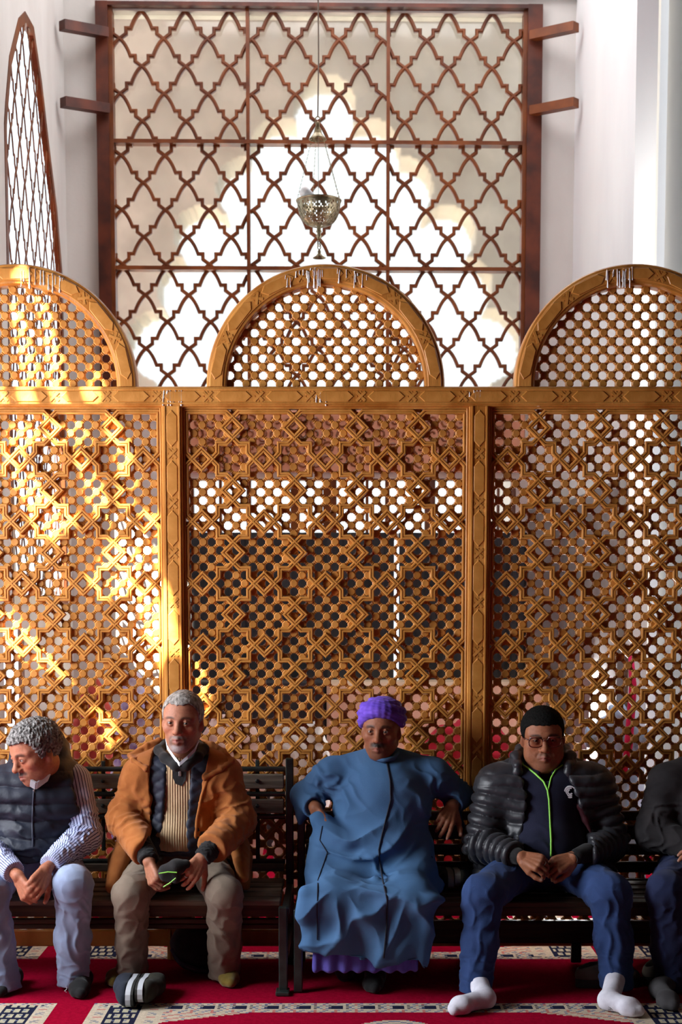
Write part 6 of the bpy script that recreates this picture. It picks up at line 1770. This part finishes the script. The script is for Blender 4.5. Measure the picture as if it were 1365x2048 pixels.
# pair on its side at the coat man's foot, soles towards each other, toes to the camera
g = G(268, 2021)
shoe('navy trainer with white sole edge lying on its side before the coat', shoe_matrix((g.x-.003, g.y+.27, .054), 180, 90), 'shoe_navy', 'pair of trainers on their sides', laces=False)
shoe('dark trainer with pale sole edge lying on its side beside the navy trainer', shoe_matrix((g.x+.004, g.y+.275, .054), 180, -90), 'shoe_olive', 'pair of trainers on their sides', laces=False)
# laced shoes left under the right bench
a = G(1156, 1982)
s1 = shoe('brown canvas shoe with a trailing lace behind the white socked foot', shoe_matrix((a.x, a.y+.05, .006), -82), 'shoe_canvas', 'laced canvas shoes under the bench', mid='rubber')
me = MB(); me.tube([(-.03, .16, .06), (-.058, .13, .02), (-.075, .10, .006), (-.085, .15, .005), (-.095, .20, .005)], .0035, 6); lo = bpy.data.meshes.new('lace'); lo.from_pydata(me.V, [], me.F); lo.materials.append(MATS['lace']); l_ = bpy.data.objects.new('lace', lo); l_.parent = s1; col.objects.link(l_)
a = G(1262, 1985)
shoe('brown canvas shoe under the bench by the dark jeans, partner of the trailing-lace shoe', shoe_matrix((a.x+.075, a.y+.10, .006), -60), 'shoe_canvas', 'laced canvas shoes under the bench', mid='rubber')
# pair standing on the right bench beside the blue robe
zt = .376
c = P(874, 1770, -.26)
shoe('pale soled shoe stood upright on the bench, the one against the blue robe', shoe_matrix((.478, -.125, zt+.042), 180, 90) @ Matrix.Scale(.80, 4), 'shoe_olive', 'pale soled shoes on the bench', mid='pale_rubber', laces=False, L=.26, sole='pale_rubber')
shoe('pale soled shoe stood upright on the bench, the one towards the quilted jacket', shoe_matrix((.482, -.130, zt+.042), 180, -90) @ Matrix.Scale(.80, 4), 'shoe_olive', 'pale soled shoes on the bench', mid='pale_rubber', laces=False, L=.26, sole='pale_rubber')
# dark bag on the floor under the left bench
S = Sculpt(); b0 = G(384, 1964); cz = Vector((b0.x-.01, b0.y+.22, 0))
S.ell(cz+Vector((0, 0, .105)), (.105, .115, .100), .02); S.ell(cz+Vector((.02, -.03, .07)), (.095, .10, .068), .03); S.warp(lambda p: hash_noise(p, 7, 2)*.008); S.cut((0, 0, .004), (0, 0, -1), .01)
cloth('bag_cloth', (.020, .016, .020), (.035, .028, .034)); bag = empty('bag', cz); tag(bag, 'slumped dark bag on the carpet under the left bench', 'bag'); skin_to_obj('bag_body', S, .007, MATS['bag_cloth'], bag)
b = MB(); b.tube([cz+Vector((-.09, -.06, .10)), cz+Vector((-.05, -.115, .055)), cz+Vector((.02, -.14, .03)), cz+Vector((.08, -.12, .02))], .011, 8); cloth('violet_trim', (.06, .045, .075), (.08, .06, .10)); b.build('bag_trim', MATS['violet_trim'], bag, True)
# things on the floor behind the screen, glimpsed through the lattice
def bundle(name, label, cat, px, py0, py1, w, Y, c1, c2, seed):
    t, bt = P(px, py0, Y), P(px, py1, Y); z0 = max(0.012, bt.z); S = Sculpt(); rng = random.Random(seed); h = t.z-z0
    S.ell((t.x, Y, z0+h*.42), (w*.5, .16, h*.52), .02)
    for k in range(3): S.ell((t.x+rng.uniform(-.32, .32)*w, Y+rng.uniform(-.06, .02), z0+h*rng.uniform(.35, .68)), (w*.24, .10, h*.30), .03)
    S.warp(lambda p: -folds(p, 9, (.4, .2, .8), seed)*.012); S.cut((0, 0, z0), (0, 0, -1), .01)
    return tag(skin_to_obj(name, S, .017, cloth(name+'_cloth_%d' % seed, c1, c2), None), label, cat, 'bundles on the floor behind the screen')
def rest(px, py0, Y, w, name, label, cat, c1, c2, seed):     # a bundle that stands on the floor
    bt = P(px, py0, Y); py1 = 2000
    return bundle(name, label, cat, px, py0, py1, w, Y, c1, c2, seed)
rest(945, 1412, 1.2, .62, 'cloth_bundle', 'large crimson cloth bundle behind the right hand post of the screen', 'bundle', (.36, .012, .03), (.50, .02, .05), 1)
rest(188, 1325, 1.3, .24, 'cloth_bundle', 'red bundle among the bags behind the left lattice panel', 'bundle', (.42, .05, .04), (.55, .08, .06), 2)
rest(268, 1312, 1.0, .22, 'shopping_bag', 'violet and white bag behind the left lattice panel', 'bag', (.30, .22, .62), (.75, .72, .85), 3)
rest(450, 1402, 1.1, .40, 'cloth_bundle', 'pale pink cloth bundle behind the middle lattice panel', 'bundle', (.62, .42, .38), (.78, .60, .55), 4)
rest(600, 1422, 1.3, .30, 'cloth_bundle', 'off white cloth bundle behind the middle lattice, left of the turban', 'bundle', (.60, .58, .56), (.72, .70, .68), 5)
def hung():
    Yh = 1.05; t = P(1238, 1436, Yh); z1 = .02
    S = Sculpt(); S.cone(t, (t.x-.01, Yh, .30), .07, .14, .03); S.cone(t+Vector((-.02, 0, -.02)), t+Vector((-.12, 0, -.10)), .05, .06, .03); S.cone(t+Vector((.02, 0, -.02)), t+Vector((.10, 0, -.10)), .05, .06, .03); S.cone((t.x, Yh, .30), (t.x, Yh, .02), .14, .15, .02)
    S.warp(lambda p: -np.sin(p[:, 0]*2*math.pi/.06+hash_noise(p, 3, 4))*.010); S.cut((0, 0, .016), (0, 0, -1), .004)
    r = empty('hanging_robe', (t.x, Yh, 0)); tag(r, 'light blue robe on a stand behind the right lattice panel with a crimson scarf', 'robe')
    skin_to_obj('robe_cloth', S, .014, cloth('sky_cloth', (.30, .45, .68), (.40, .56, .80)), r)
    b = MB(); top = P(1262, 1298, Yh-.10); p2 = P(1258, 1490, Yh-.17); b.tube([top, top.lerp(p2, .4)+Vector((.012, -.02, 0)), p2, p2+Vector((-.02, 0, -.15))], [.012, .020, .022, .014], 8); b.build('scarf', cloth('crimson_scarf', (.55, .01, .08), (.65, .02, .12)), r, True, label='crimson scarf')
    b = MB(); b.tube([(top.x, Yh, .01), (top.x, Yh, top.z+.02)], .012, 8); b.tube([(top.x, Yh, top.z+.015), tuple(top)], .008, 6); b.build('stand_pole', MATS['weathered_slat'], r)
hung()
